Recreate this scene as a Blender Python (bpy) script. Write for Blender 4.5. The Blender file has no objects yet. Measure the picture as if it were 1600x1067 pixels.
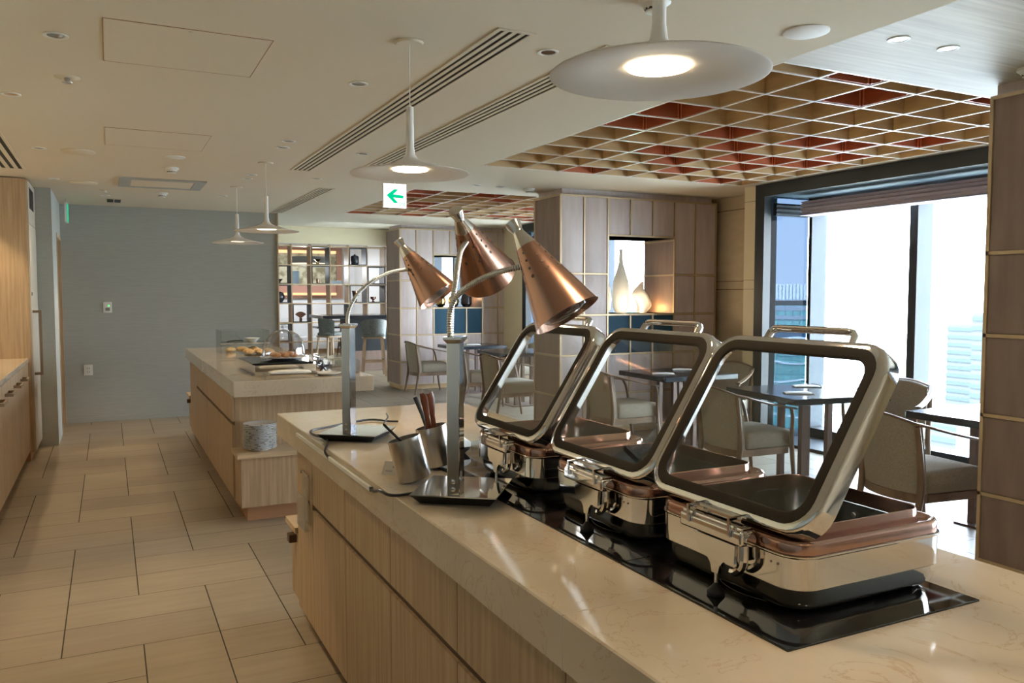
import bpy, bmesh, math, random
from mathutils import Vector, Matrix
random.seed(7)
S = bpy.context.scene
COL = S.collection
R_ = math.radians

# ------------------------------------------------------------------ camera, world, exposure
cam_d = bpy.data.cameras.new('camera'); cam = bpy.data.objects.new('camera', cam_d); COL.objects.link(cam)
cam_d.sensor_width = 36.0; cam_d.lens = 36.0 * 1263.0 / 1600.0; cam_d.clip_start = 0.05; cam_d.clip_end = 3000
fwd = Vector((0.445572, 0.893359, -0.058096)); rgt = Vector((0.894871, -0.446326, 0.0)); upv = Vector((0.02593, 0.051989, 0.998311))
cam.matrix_world = Matrix(((rgt.x, upv.x, -fwd.x, 0), (rgt.y, upv.y, -fwd.y, 0), (rgt.z, upv.z, -fwd.z, 1.45), (0, 0, 0, 1)))
S.camera = cam
S.view_settings.view_transform = 'Standard'; S.view_settings.look = 'None'
S.view_settings.gamma = 1.0; S.view_settings.use_curve_mapping = False
S.view_settings.exposure = 0.68
try:
    S.cycles.use_denoising = True
    S.cycles.max_bounces = 10; S.cycles.diffuse_bounces = 5; S.cycles.glossy_bounces = 5
    S.cycles.transparent_max_bounces = 24; S.cycles.transmission_bounces = 6
    S.cycles.sample_clamp_indirect = 6.0; S.cycles.caustics_reflective = False; S.cycles.caustics_refractive = False
except Exception: pass
SKY = 16.0
W = bpy.data.worlds.new('sky'); S.world = W; W.use_nodes = True
wn = W.node_tree; wn.nodes.clear()
wo = wn.nodes.new('ShaderNodeOutputWorld'); wb = wn.nodes.new('ShaderNodeBackground')
wg = wn.nodes.new('ShaderNodeTexCoord'); ws = wn.nodes.new('ShaderNodeSeparateXYZ'); wr = wn.nodes.new('ShaderNodeValToRGB')
wn.links.new(wg.outputs['Generated'], ws.inputs[0]); wn.links.new(ws.outputs['Z'], wr.inputs[0])
wn.links.new(wr.outputs[0], wb.inputs[0]); wn.links.new(wb.outputs[0], wo.inputs[0])
wr.color_ramp.elements[0].position = 0.0; wr.color_ramp.elements[0].color = (0.95, 0.96, 1.0, 1)
wr.color_ramp.elements[1].position = 0.7; wr.color_ramp.elements[1].color = (0.60, 0.75, 1.0, 1)
wb.inputs[1].default_value = SKY
sun_d = bpy.data.lights.new('sun', 'SUN'); sun_d.energy = 60.0; sun_d.angle = R_(0.6); sun_d.color = (1, .97, .92)
sun = bpy.data.objects.new('sun', sun_d); COL.objects.link(sun); sun.location = (-20, -60, 40)
sun.rotation_euler = Vector((0.15, 0.85, -0.5)).to_track_quat('-Z', 'Y').to_euler()
BAYS = [(-2.3, 1.75), (2.95, 5.93), (7.85, 10.9), (12.6, 16.4)]  # first bay is out of view, added for the daylight it lets in
for (a, b) in BAYS:                                   # light portals in the window openings
    l = bpy.data.lights.new('window_portal', 'AREA'); l.shape = 'RECTANGLE'; l.size = 2.2; l.size_y = b - a; l.energy = 1
    l.cycles.is_portal = True
    o = bpy.data.objects.new('window_portal', l); COL.objects.link(o); o.location = (6.30, (a + b) / 2, 1.27)
    o.rotation_euler = (0, R_(90), 0)
WARM = (1.0, 0.76, 0.48)
def spot(x, y, z, e, ang=70, col=WARM, r=0.03, blend=0.5):
    l = bpy.data.lights.new('downlight_lamp', 'SPOT'); l.energy = e; l.color = col; l.spot_size = R_(ang); l.spot_blend = blend; l.shadow_soft_size = r
    o = bpy.data.objects.new('downlight_lamp', l); COL.objects.link(o); o.location = (x, y, z); return o
def point(x, y, z, e, col=WARM, r=0.05):
    l = bpy.data.lights.new('lamp_light', 'POINT'); l.energy = e; l.color = col; l.shadow_soft_size = r
    o = bpy.data.objects.new('lamp_light', l); COL.objects.link(o); o.location = (x, y, z); return o

# ------------------------------------------------------------------ materials
def mat(name, col, rough=0.5, metal=0.0, **k):
    m = bpy.data.materials.new(name); m.use_nodes = True
    b = m.node_tree.nodes['Principled BSDF']
    b.inputs['Base Color'].default_value = (*col, 1); b.inputs['Roughness'].default_value = rough; b.inputs['Metallic'].default_value = metal
    for a, v in k.items():
        b.inputs[a.replace('_', ' ')].default_value = v
    return m
def nodes(m): return m.node_tree, m.node_tree.nodes['Principled BSDF']
def vary(m, c1, c2, scale, sx=(1, 1, 1), detail=4, kind='noise', pos=(0.35, 0.65), bump=0.0, rough=None, coord='Object'):
    t, b = nodes(m)
    tc = t.nodes.new('ShaderNodeTexCoord'); mp = t.nodes.new('ShaderNodeMapping'); mp.inputs['Scale'].default_value = sx
    n = t.nodes.new('ShaderNodeTexNoise'); n.inputs['Scale'].default_value = scale; n.inputs['Detail'].default_value = detail
    r = t.nodes.new('ShaderNodeValToRGB'); r.color_ramp.elements[0].position = pos[0]; r.color_ramp.elements[1].position = pos[1]
    r.color_ramp.elements[0].color = (*c1, 1); r.color_ramp.elements[1].color = (*c2, 1)
    t.links.new(tc.outputs[coord], mp.inputs[0]); t.links.new(mp.outputs[0], n.inputs['Vector']); t.links.new(n.outputs[0], r.inputs[0]); t.links.new(r.outputs[0], b.inputs['Base Color'])
    if bump:
        bp = t.nodes.new('ShaderNodeBump'); bp.inputs['Strength'].default_value = bump; bp.inputs['Distance'].default_value = 0.01
        t.links.new(n.outputs[0], bp.inputs['Height']); t.links.new(bp.outputs[0], b.inputs['Normal'])
    return m, r
M = {}
M['ceil'] = mat('cream_paint', (0.66, 0.575, 0.44), 0.9)
M['ceil_wood'] = vary(mat('pale_grain_laminate', (0.6, 0.56, 0.5), 0.55), (0.46, 0.41, 0.34), (0.60, 0.55, 0.46), 3, (0.6, 16, 1), 5)[0]
M['wallgrey'] = vary(mat('grey_textile_wallpaper', (0.40, 0.41, 0.40), 0.9), (0.365, 0.37, 0.335), (0.395, 0.40, 0.365), 6, (1, 1, 14), 5)[0]
M['white'] = mat('white_paint', (0.82, 0.82, 0.82), 0.8)
M['cream'] = mat('cream_panel', (0.72, 0.62, 0.42), 0.6)
M['beige_wall'] = vary(mat('beige_panel', (0.5, 0.4, 0.25), 0.7), (0.50, 0.40, 0.27), (0.56, 0.45, 0.31), 5, (1, 1, 3))[0]
M['oak'] = vary(mat('oak_veneer', (0.5, 0.36, 0.2), 0.5), (0.36, 0.245, 0.14), (0.48, 0.345, 0.21), 5, (12, 12, 0.5), 6)[0]
M['oak_h'] = vary(mat('oak_veneer_flat', (0.5, 0.36, 0.2), 0.5), (0.48, 0.35, 0.21), (0.58, 0.44, 0.28), 5, (0.7, 14, 14), 6)[0]
M['kick'] = mat('brown_plinth', (0.42, 0.22, 0.11), 0.45)
M['groove'] = mat('dark_brown_groove', (0.10, 0.055, 0.03), 0.6)
M['chrome'] = mat('chrome', (0.66, 0.63, 0.59), 0.07, 1.0)
M['steel'] = vary(mat('brushed_steel', (0.6, 0.58, 0.55), 0.28, 1.0), (0.52, 0.5, 0.48), (0.72, 0.7, 0.66), 4, (8, 8, 0.2))[0]
M['steelneck'] = mat('flexible_steel', (0.62, 0.61, 0.57), 0.16, 1.0)
M['darksteel'] = mat('dark_steel_pan', (0.30, 0.30, 0.28), 0.22, 1.0)
M['copper'] = mat('polished_copper', (0.41, 0.245, 0.185), 0.16, 1.0)
M['copper_sh'] = mat('brushed_copper', (0.43, 0.245, 0.175), 0.24, 1.0)
M['blackglass'] = mat('black_glass', (0.006, 0.006, 0.007), 0.03, 0, IOR=1.5)
M['black'] = mat('black_plastic', (0.015, 0.015, 0.016), 0.4)
M['gasket'] = mat('dark_gasket', (0.03, 0.025, 0.019), 0.6, 0, Specular_IOR_Level=0.08)
M['rubber'] = mat('black_rubber', (0.02, 0.02, 0.02), 0.7)
M['woodD'] = vary(mat('reddish_wood', (0.25, 0.09, 0.04), 0.3), (0.11, 0.028, 0.012), (0.22, 0.065, 0.028), 20, (1, 1, 0.2))[0]
M['chairwood'] = vary(mat('walnut_wood', (0.2, 0.13, 0.08), 0.35), (0.16, 0.105, 0.065), (0.26, 0.17, 0.105), 8, (1, 1, 0.3))[0]
M['fabric'] = vary(mat('beige_grey_fabric', (0.36, 0.33, 0.27), 0.95), (0.29, 0.255, 0.20), (0.36, 0.32, 0.25), 120, (1, 1, 1), 2)[0]
M['stoolfab'] = vary(mat('slate_leather', (0.12, 0.15, 0.14), 0.55), (0.13, 0.15, 0.14), (0.17, 0.19, 0.18), 30)[0]
M['stoolwood'] = mat('pale_oak_leg', (0.45, 0.32, 0.20), 0.4)
M['tabletop'] = mat('dark_lacquer', (0.018, 0.022, 0.027), 0.17)
M['tableleg'] = mat('bronze_leg', (0.16, 0.11, 0.09), 0.35, 0.3)
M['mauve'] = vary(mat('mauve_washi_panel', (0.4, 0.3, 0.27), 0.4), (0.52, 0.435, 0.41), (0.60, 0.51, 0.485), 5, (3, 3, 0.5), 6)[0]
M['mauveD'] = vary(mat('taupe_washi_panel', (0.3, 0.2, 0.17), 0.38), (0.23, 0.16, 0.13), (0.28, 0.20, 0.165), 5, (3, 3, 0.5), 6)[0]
M['brass'] = mat('pale_brass_moulding', (0.55, 0.42, 0.26), 0.4, 0.35)
M['navy'] = mat('petrol_blue_fabric', (0.018, 0.075, 0.125), 0.75)
M['cofwood'] = vary(mat('coffer_maple', (0.55, 0.38, 0.2), 0.5), (0.50, 0.33, 0.16), (0.60, 0.42, 0.22), 4, (1, 1, 5))[0]
M['cofedge'] = mat('pale_coffer_edge', (0.72, 0.64, 0.54), 0.35)
M['cofred'] = mat('copper_red_lacquer', (0.42, 0.115, 0.045), 0.4)
M['cofrod'] = mat('bright_copper_rod', (0.75, 0.27, 0.12), 0.4)
M['pull'] = mat('bronze_brown_pull', (0.22, 0.155, 0.095), 0.4)
M['doorpale'] = mat('pale_taupe_door', (0.42, 0.37, 0.29), 0.6)
M['vdark'] = mat('vent_dark', (0.03, 0.028, 0.022), 0.8)
M['frameblack'] = mat('dark_window_frame', (0.018, 0.022, 0.024), 0.5)
M['mullion'] = mat('blue_grey_mullion', (0.045, 0.06, 0.08), 0.6)
M['soffit'] = mat('teal_grey_soffit', (0.10, 0.14, 0.16), 0.6)
M['blind'] = mat('mauve_grey_blind', (0.60, 0.55, 0.62), 0.9)
M['blindD'] = mat('charcoal_blind', (0.02, 0.024, 0.03), 0.9)
M['porcelain'] = mat('porcelain', (0.72, 0.73, 0.74), 0.15)
M['vasewhite'] = mat('translucent_porcelain', (0.85, 0.84, 0.82), 0.3)
_t, _b = nodes(M['vasewhite']); _tr = _t.nodes.new('ShaderNodeBsdfTranslucent'); _tr.inputs[0].default_value = (.9, .88, .82, 1); _mx = _t.nodes.new('ShaderNodeMixShader'); _mx.inputs[0].default_value = 0.5
_t.links.new(_b.outputs[0], _mx.inputs[1]); _t.links.new(_tr.outputs[0], _mx.inputs[2]); _t.links.new(_mx.outputs[0], _t.nodes['Material Output'].inputs[0])
M['plate_mark'] = mat('grey_gold_glaze', (0.22, 0.18, 0.11), 0.3)
M['linen'] = mat('white_linen', (0.8, 0.79, 0.75), 0.9)
M['paper'] = mat('card_paper', (0.52, 0.47, 0.40), 0.8)
M['ink'] = mat('grey_ink', (0.22, 0.2, 0.18), 0.8)
M['lampwhite'] = mat('matt_lamp_white', (0.80, 0.78, 0.74), 0.55)
M['plastic_white'] = mat('white_plastic', (0.72, 0.71, 0.66), 0.4)
M['pastry'] = vary(mat('glazed_pastry', (0.5, 0.2, 0.06), 0.3), (0.40, 0.12, 0.04), (0.70, 0.35, 0.12), 60, bump=0.6)[0]
M['bread'] = vary(mat('bread_crust', (0.6, 0.38, 0.16), 0.6), (0.50, 0.28, 0.10), (0.74, 0.54, 0.30), 30, bump=0.4)[0]
M['goldglass'] = mat('gold_glaze', (0.8, 0.6, 0.25), 0.2, 1.0)
M['darkglaze'] = mat('dark_glaze', (0.05, 0.05, 0.06), 0.15)
M['book'] = mat('grey_blue_cloth', (0.25, 0.32, 0.38), 0.8)
M['cable'] = mat('black_cable', (0.02, 0.02, 0.022), 0.35)
M['tealwin'] = None
def emis(name, col, s):
    m = bpy.data.materials.new(name); m.use_nodes = True; t = m.node_tree; t.nodes.clear()
    o = t.nodes.new('ShaderNodeOutputMaterial'); e = t.nodes.new('ShaderNodeEmission'); e.inputs[0].default_value = (*col, 1); e.inputs[1].default_value = s
    t.links.new(e.outputs[0], o.inputs[0]); return m
M['led'] = emis('warm_led', (1.0, 0.78, 0.5), 9.0)
M['signwhite'] = emis('sign_white', (1, 1, 1), 1.3)
M['signgreen'] = emis('sign_green', (0.0, 0.44, 0.20), 1.0)
M['ledgreen'] = emis('green_indicator', (0.1, 1.0, 0.2), 1.2)
M['copperglow'] = emis('copper_strip_light', (1.0, 0.5, 0.25), 1.2)
M['warmstrip'] = emis('warm_strip_light', (1.0, 0.8, 0.55), 1.0)
def glass(name, tint=(1, 1, 1), refl=1.0, rough=0.0, ior=1.5):
    m = bpy.data.materials.new(name); m.use_nodes = True; t = m.node_tree; t.nodes.clear()
    o = t.nodes.new('ShaderNodeOutputMaterial'); tr = t.nodes.new('ShaderNodeBsdfTransparent'); gl = t.nodes.new('ShaderNodeBsdfGlossy')
    mx = t.nodes.new('ShaderNodeMixShader'); lw = t.nodes.new('ShaderNodeLayerWeight'); lw.inputs[0].default_value = 0.5
    pw_ = t.nodes.new('ShaderNodeMath'); pw_.operation = 'POWER'; pw_.inputs[1].default_value = 4.0; t.links.new(lw.outputs['Facing'], pw_.inputs[0])
    fr = t.nodes.new('ShaderNodeMath'); fr.operation = 'MULTIPLY_ADD'; f0 = ((ior - 1) / (ior + 1)) ** 2; fr.inputs[1].default_value = (1 - f0) * refl; fr.inputs[2].default_value = f0 * refl; fr.use_clamp = True
    t.links.new(pw_.outputs[0], fr.inputs[0])
    tr.inputs[0].default_value = (*tint, 1); gl.inputs['Roughness'].default_value = rough
    t.links.new(fr.outputs[0], mx.inputs[0]); t.links.new(tr.outputs[0], mx.inputs[1]); t.links.new(gl.outputs[0], mx.inputs[2]); t.links.new(mx.outputs[0], o.inputs[0])
    return m
M['winglass'] = glass('window_glass', (0.93, 0.97, 0.98))
M['tintglass'] = glass('blue_tinted_glass', (0.118, 0.148, 0.184), refl=0.1)
M['lidglass'] = glass('lid_glass', (0.93, 0.95, 0.94), rough=0.0)
M['domeglass'] = glass('dome_glass', (0.90, 0.91, 0.92), ior=1.7)
M['acrylic'] = glass('clear_acrylic', (0.95, 0.97, 0.97), ior=1.5)
M['bulb'] = glass('clear_bulb_glass', (0.75, 0.76, 0.8), ior=2.0, rough=0.1)
# marble
def marble():
    m = mat('cream_marble', (0.6, 0.5, 0.38), 0.09); t, b = nodes(m)
    tc = t.nodes.new('ShaderNodeTexCoord')
    n1 = t.nodes.new('ShaderNodeTexNoise'); n1.inputs['Scale'].default_value = 2.2; n1.inputs['Detail'].default_value = 8; n1.inputs['Distortion'].default_value = 1.2
    r1 = t.nodes.new('ShaderNodeValToRGB'); e = r1.color_ramp.elements
    e[0].position = 0.3; e[0].color = (0.50, 0.415, 0.31, 1); e[1].position = 0.7; e[1].color = (0.60, 0.51, 0.395, 1)
    n2 = t.nodes.new('ShaderNodeTexNoise'); n2.inputs['Scale'].default_value = 3.0; n2.inputs['Detail'].default_value = 10; n2.inputs['Roughness'].default_value = 0.6; n2.inputs['Distortion'].default_value = 2.0
    r2 = t.nodes.new('ShaderNodeValToRGB'); f = r2.color_ramp.elements
    f[0].position = 0.492; f[0].color = (1, 1, 1, 1); f[1].position = 0.508; f[1].color = (1, 1, 1, 1)
    g = r2.color_ramp.elements.new(0.5); g.color = (0.80, 0.72, 0.60, 1)
    mx = t.nodes.new('ShaderNodeMix'); mx.data_type = 'RGBA'; mx.blend_type = 'MULTIPLY'; mx.inputs[0].default_value = 0.8
    for n in (n1, n2): t.links.new(tc.outputs['Object'], n.inputs['Vector'])
    t.links.new(n1.outputs[0], r1.inputs[0]); t.links.new(n2.outputs[0], r2.inputs[0])
    t.links.new(r1.outputs[0], mx.inputs[6]); t.links.new(r2.outputs[0], mx.inputs[7]); t.links.new(mx.outputs[2], b.inputs['Base Color'])
    return m
M['marble'] = marble()
def tilemat():
    m = mat('stone_floor_tile', (0.4, 0.36, 0.3), 0.38); t, b = nodes(m)
    g = t.nodes.new('ShaderNodeNewGeometry'); r = t.nodes.new('ShaderNodeValToRGB'); e = r.color_ramp.elements
    e[0].color = (0.25, 0.20, 0.14, 1); e[1].color = (0.31, 0.255, 0.18, 1)
    tc = t.nodes.new('ShaderNodeTexCoord'); mp = t.nodes.new('ShaderNodeMapping'); mp.inputs['Scale'].default_value = (1, 8, 1)
    n = t.nodes.new('ShaderNodeTexNoise'); n.inputs['Scale'].default_value = 3; n.inputs['Detail'].default_value = 5
    mx = t.nodes.new('ShaderNodeMix'); mx.data_type = 'RGBA'; mx.blend_type = 'OVERLAY'; mx.inputs[0].default_value = 0.22
    t.links.new(g.outputs['Random Per Island'], r.inputs[0]); t.links.new(tc.outputs['Object'], mp.inputs[0]); t.links.new(mp.outputs[0], n.inputs['Vector'])
    t.links.new(r.outputs[0], mx.inputs[6]); t.links.new(n.outputs[0], mx.inputs[7]); t.links.new(mx.outputs[2], b.inputs['Base Color'])
    return m
M['tile'] = tilemat()
M['grout'] = mat('dark_grout', (0.045, 0.038, 0.03), 0.9)
def facade():
    m = mat('teal_curtain_wall', (0.2, 0.6, 0.6), 0.3); t, b = nodes(m)
    tc = t.nodes.new('ShaderNodeTexCoord'); mp = t.nodes.new('ShaderNodeMapping'); mp.inputs['Rotation'].default_value = (R_(90), 0, 0)
    br = t.nodes.new('ShaderNodeTexBrick'); br.offset = 0.0; br.inputs['Scale'].default_value = 1.0
    br.inputs['Brick Width'].default_value = 1.3; br.inputs['Row Height'].default_value = 3.4; br.inputs['Mortar Size'].default_value = 0.13
    br.inputs['Color1'].default_value = (0.16, 0.40, 0.36, 1); br.inputs['Color2'].default_value = (0.22, 0.50, 0.43, 1); br.inputs['Mortar'].default_value = (0.08, 0.22, 0.22, 1)
    t.links.new(tc.outputs['Object'], mp.inputs[0]); t.links.new(mp.outputs[0], br.inputs['Vector']); t.links.new(br.outputs['Color'], b.inputs['Base Color'])
    return m
M['facade'] = facade()
M['city1'] = mat('hazy_concrete', (0.034, 0.040, 0.040), 0.9)
M['city2'] = mat('hazy_glass_block', (0.020, 0.034, 0.036), 0.9)
M['shelfgrey'] = mat('mid_grey', (0.30, 0.34, 0.36), 0.7)
M['land'] = mat('hazy_ground', (0.42, 0.44, 0.42), 1.0)

# ------------------------------------------------------------------ mesh builder
METALS = ('chrome', 'copper', 'darksteel', 'gasket', 'tabletop', 'blackglass')
class B:
    def __init__(s): s.bm = bmesh.new(); s.T = Matrix.Identity(4)
    def v(s, p): return s.bm.verts.new(s.T @ Vector(p))
    def face(s, vs):
        try: return s.bm.faces.new(vs)
        except ValueError: return None
    def box(s, x0, x1, y0, y1, z0, z1, bev=0.0, seg=2):
        vs = [s.v(p) for p in ((x0, y0, z0), (x1, y0, z0), (x1, y1, z0), (x0, y1, z0), (x0, y0, z1), (x1, y0, z1), (x1, y1, z1), (x0, y1, z1))]
        fs = [s.face([vs[i] for i in f]) for f in ((0, 3, 2, 1), (4, 5, 6, 7), (0, 1, 5, 4), (1, 2, 6, 5), (2, 3, 7, 6), (3, 0, 4, 7))]
        if bev:
            es = {e for f in fs for e in f.edges}
            bmesh.ops.bevel(s.bm, geom=list(es), offset=bev, segments=seg, affect='EDGES', profile=0.6)
        return s
    def loft(s, loops, cap=(True, True), close=True):
        rows = [[s.v(p) for p in lp] for lp in loops]; n = len(rows[0])
        for a, b in zip(rows, rows[1:]):
            for i in range(n if close else n - 1):
                j = (i + 1) % n; s.face([a[i], a[j], b[j], b[i]])
        if cap[0]: s.face(rows[0][::-1])
        if cap[1]: s.face(rows[-1])
        return s
    def lathe(s, prof, cx=0, cy=0, cz=0, n=32, cap=(True, True)):
        lp = []
        for r, z in prof:
            r = max(r, 1e-4)
            lp.append([(cx + r * math.cos(2 * math.pi * i / n), cy + r * math.sin(2 * math.pi * i / n), cz + z) for i in range(n)])
        return s.loft(lp, cap)
    def cyl(s, x, y, z0, z1, r, n=24): return s.lathe([(r, z0), (r, z1)], x, y, 0, n)
    def tube(s, pts, r, n=10, cap=True, sx=1.0):
        pts = [Vector(p) for p in pts]; N = len(pts); loops = []; ref = None
        for i, p in enumerate(pts):
            d = (pts[min(i + 1, N - 1)] - pts[max(i - 1, 0)]).normalized()
            if ref is None:
                ref = Vector((0, 0, 1)) if abs(d.z) < 0.9 else Vector((1, 0, 0))
            a = (ref - d * ref.dot(d)).normalized(); ref = a; b = d.cross(a)
            rr = r(i / (N - 1)) if callable(r) else r
            if callable(r) and isinstance(rr, tuple): ra, rb = rr
            else: ra, rb = rr, rr * sx
            loops.append([p + a * ra * math.cos(2 * math.pi * k / n) + b * rb * math.sin(2 * math.pi * k / n) for k in range(n)])
        return s.loft(loops, (cap, cap))
    def axis(s, p0, p1):
        p0 = Vector(p0); z = (Vector(p1) - p0).normalized(); x = z.orthogonal().normalized(); y = z.cross(x)
        s.T = Matrix(((x.x, y.x, z.x, p0.x), (x.y, y.y, z.y, p0.y), (x.z, y.z, z.z, p0.z), (0, 0, 0, 1))); return s
    def bar(s, p0, p1, w, h):
        p0 = Vector(p0); p1 = Vector(p1); d = (p1 - p0).normalized(); up = Vector((0, 0, 1)) if abs(d.z) < 0.95 else Vector((0, 1, 0))
        a = d.cross(up).normalized(); b = a.cross(d)
        s.loft([[q + a * (w / 2) * i + b * (h / 2) * j for i, j in ((-1, -1), (1, -1), (1, 1), (-1, 1))] for q in (p0, p1)]); return s
    def build(s, name, m, parent=None, ang=35, loc=None):
        bm = s.bm; bmesh.ops.recalc_face_normals(bm, faces=bm.faces)
        ca = math.radians(ang)
        for f in bm.faces: f.smooth = True
        for e in bm.edges:
            if len(e.link_faces) == 2:
                if e.calc_face_angle(0) > ca: e.smooth = False
            else: e.smooth = False
        me = bpy.data.meshes.new(name); bm.to_mesh(me); bm.free()
        me.materials.append(M[m] if isinstance(m, str) else m)
        o = bpy.data.objects.new(name, me); COL.objects.link(o)
        if isinstance(m, str) and m in METALS:
            wm = o.modifiers.new('weighted_normals', 'WEIGHTED_NORMAL'); wm.keep_sharp = True; wm.weight = 80; wm.mode = 'FACE_AREA'
        if parent: o.parent = parent
        if loc: o.location = loc
        return o
def bx(name, m, x0, x1, y0, y1, z0, z1, parent=None, bev=0.0):
    return B().box(x0, x1, y0, y1, z0, z1, bev).build(name, m, parent)
def rr(cx, cy, w, l, r, z, n=6):
    pts = []
    for (sx, sy, a0) in ((1, 1, 0), (-1, 1, 90), (-1, -1, 180), (1, -1, 270)):
        for k in range(n + 1):
            a = R_(a0 + 90 * k / n); pts.append((cx + sx * (w / 2 - r) + r * math.cos(a), cy + sy * (l / 2 - r) + r * math.sin(a), z))
    return pts
def spline(P, n=10):
    P = [Vector(p) for p in P]; out = []
    for i in range(len(P) - 1):
        p0 = P[max(i - 1, 0)]; p1 = P[i]; p2 = P[i + 1]; p3 = P[min(i + 2, len(P) - 1)]
        for k in range(n):
            t = k / n; out.append(0.5 * ((2 * p1) + (p2 - p0) * t + (2 * p0 - 5 * p1 + 4 * p2 - p3) * t * t + (3 * p1 - p0 - 3 * p2 + p3) * t ** 3))
    out.append(P[-1]); return out
def tag(o, label, cat, group=None, kind=None):
    if label: o['label'] = label
    if cat: o['category'] = cat
    if group: o['group'] = group
    if kind: o['kind'] = kind
    return o
def thing(name, label, cat, loc=(0, 0, 0), rz=0, group=None):
    o = bpy.data.objects.new(name, None); o.empty_display_size = 0.1; COL.objects.link(o); o.location = loc; o.rotation_euler = (0, 0, R_(rz))
    return tag(o, label, cat, group)
def struct(o, label=None):
    o['kind'] = 'structure'
    if label: o['label'] = label
    return o
def dup(root, loc, rz, label, group=None):
    r = root.copy(); COL.objects.link(r); r.location = loc; r.rotation_euler = (0, 0, R_(rz)); r['label'] = label
    if group: r['group'] = group
    elif 'group' in r: pass
    for ch in list(root.children):
        c = ch.copy(); COL.objects.link(c); c.parent = r
        for g in list(ch.children):
            d = g.copy(); COL.objects.link(d); d.parent = c
    return r

CZ = 2.45; DZ = 2.51
# ------------------------------------------------------------------ floor
def build_floor():
    root = bx('floor', 'grout', -3.2, 6.6, -3.2, 21.5, -0.12, -0.0015); struct(root, 'beige stone tile floor with dark joints')
    b = B(); m = 0.3077; pw = 0.3; gy = 0.0018; gx = 0.0026
    def t(x0, x1, y0, y1):
        x0 = max(x0, -3.2); x1 = min(x1, 6.6)
        if x1 - x0 < 0.02: return
        vs = [b.bm.verts.new(p) for p in ((x0 + gx, y0 + gy, 0), (x1 - gx, y0 + gy, 0), (x1 - gx, y1 - gy, 0), (x0 + gx, y1 - gy, 0))]
        b.bm.faces.new(vs)
    for i in range(-11, 24):
        X = -0.205 + pw * i; s0 = 3.616 + 2 * m * i
        for k in range(-12, 10):
            s = s0 + 7 * m * k
            if s > 21 or s < -3.6: continue
            t(X - pw, X + pw, s - 2 * m, s - m); t(X - pw, X + pw, s - m, s)
            t(X, X + pw, s + 2 * m, s + 3 * m); t(X, X + pw, s + 3 * m, s + 5 * m)
    o = b.build('tiles', 'tile', root); o['kind'] = 'structure'
build_floor()

# ------------------------------------------------------------------ ceiling
struct(bx('ceiling', 'ceil', -3.2, 2.62, -3.2, 11.8, CZ, 2.9), 'cream painted main ceiling above the buffet aisle')
struct(bx('ceiling', 'ceil_wood', 2.62, 5.9, -3.2, 2.81, DZ, 2.9), 'pale wood-grain ceiling panel beside the coffers')
struct(bx('ceiling', 'ceil', 2.62, 5.9, 6.15, 7.8, DZ, 2.9), 'cream ceiling strip between the two coffered fields')
struct(bx('ceiling', 'ceil', 2.62, 5.9, 10.5, 11.8, DZ, 2.9), 'cream ceiling strip beyond the far coffered field')
struct(bx('ceiling', 'cofwood', 2.62, 5.9, 2.81, 6.15, 2.78, 2.9), 'timber backing above the near coffers')
struct(bx('ceiling', 'cofwood', 2.62, 5.9, 7.8, 10.5, 2.78, 2.9), 'timber backing above the far coffers')
struct(bx('ceiling', 'ceil', -3.2, 9.5, 11.8, 21.5, 2.85, 3.0), 'raised white ceiling of the far room')
for (y0, y1) in ((2.81, 6.15), (7.8, 10.5)):
    struct(bx('trim_1', 'ceil', 5.58, 5.9, y0, y1, DZ, 2.78), 'cream border along the window side of the coffers')
    struct(bx('trim_2', 'ceil', 2.62, 2.79, y0, y1, DZ + 0.01, 2.78), 'dark-lined border at the aisle side of the coffers')
def coffer(xs, ys, red, label):
    x0, x1, y0, y1 = xs[0], xs[-1], ys[0], ys[-1]
    b = B(); e = B(); t = 0.007
    for x in xs: b.box(x - t, x + t, y0, y1, DZ + 0.006, 2.78); e.box(x - t - .001, x + t + .001, y0, y1, DZ, DZ + 0.0055)
    for y in ys: b.box(x0, x1, y - t, y + t, DZ + 0.006, 2.78); e.box(x0, x1, y - t - .001, y + t + .001, DZ - 0.0005, DZ + 0.005)
    root = b.build('coffered_grid', 'cofwood'); tag(root, label, 'ceiling grid'); root['kind'] = 'structure'
    e.build('grid_edge', 'cofedge', root)
    for (i, j) in red:
        if i + 1 >= len(xs) or j + 1 >= len(ys): continue
        a, b2, c, d = xs[i] + .012, xs[i + 1] - .012, ys[j] + .012, ys[j + 1] - .012
        q = B(); z0 = DZ + 0.004; w = .008
        q.box(a, a + w, c, d, z0, 2.775); q.box(b2 - w, b2, c, d, z0, 2.775); q.box(a + w, b2 - w, c, c + w, z0, 2.775); q.box(a + w, b2 - w, d - w, d, z0, 2.775); q.box(a + w, b2 - w, c + w, d - w, 2.765, 2.775)
        cf = q.build('copper_coffer', 'cofred', root)
        q = B()
        for (px, py) in ((a + .03, d - .013), (b2 - .026, d - .013), (a + .013, d - .03), (b2 - .013, d - .026), (b2 - .013, c + .026)): q.cyl(px, py, z0 + .001, 2.765, .0045, 6)
        q.build('corner_rod', 'cofrod', cf)
xs = [2.79 + .36 * k for k in range(8)] + [5.575]; ys = [2.815] + [2.945 + .356 * k for k in range(9)] + [6.145]
coffer(xs, ys, [(1, 0), (2, 1), (0, 3), (0, 4), (2, 4), (3, 5), (2, 6), (4, 4), (5, 4), (6, 3), (3, 7), (4, 6), (5, 6), (5, 7), (6, 6), (6, 5), (2, 9), (6, 9), (4, 0), (4, 8)], 'near square coffered timber ceiling grid with copper-red cells')
ys2 = [7.805 + .3368 * k for k in range(9)]
rc = [(i, j) for i in range(8) for j in range(8) if (i * 5 + j * 3 + i * j) % 7 in (0, 3)]
coffer(xs, ys2, rc, 'far square coffered timber ceiling grid beyond the arrow sign')

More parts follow.
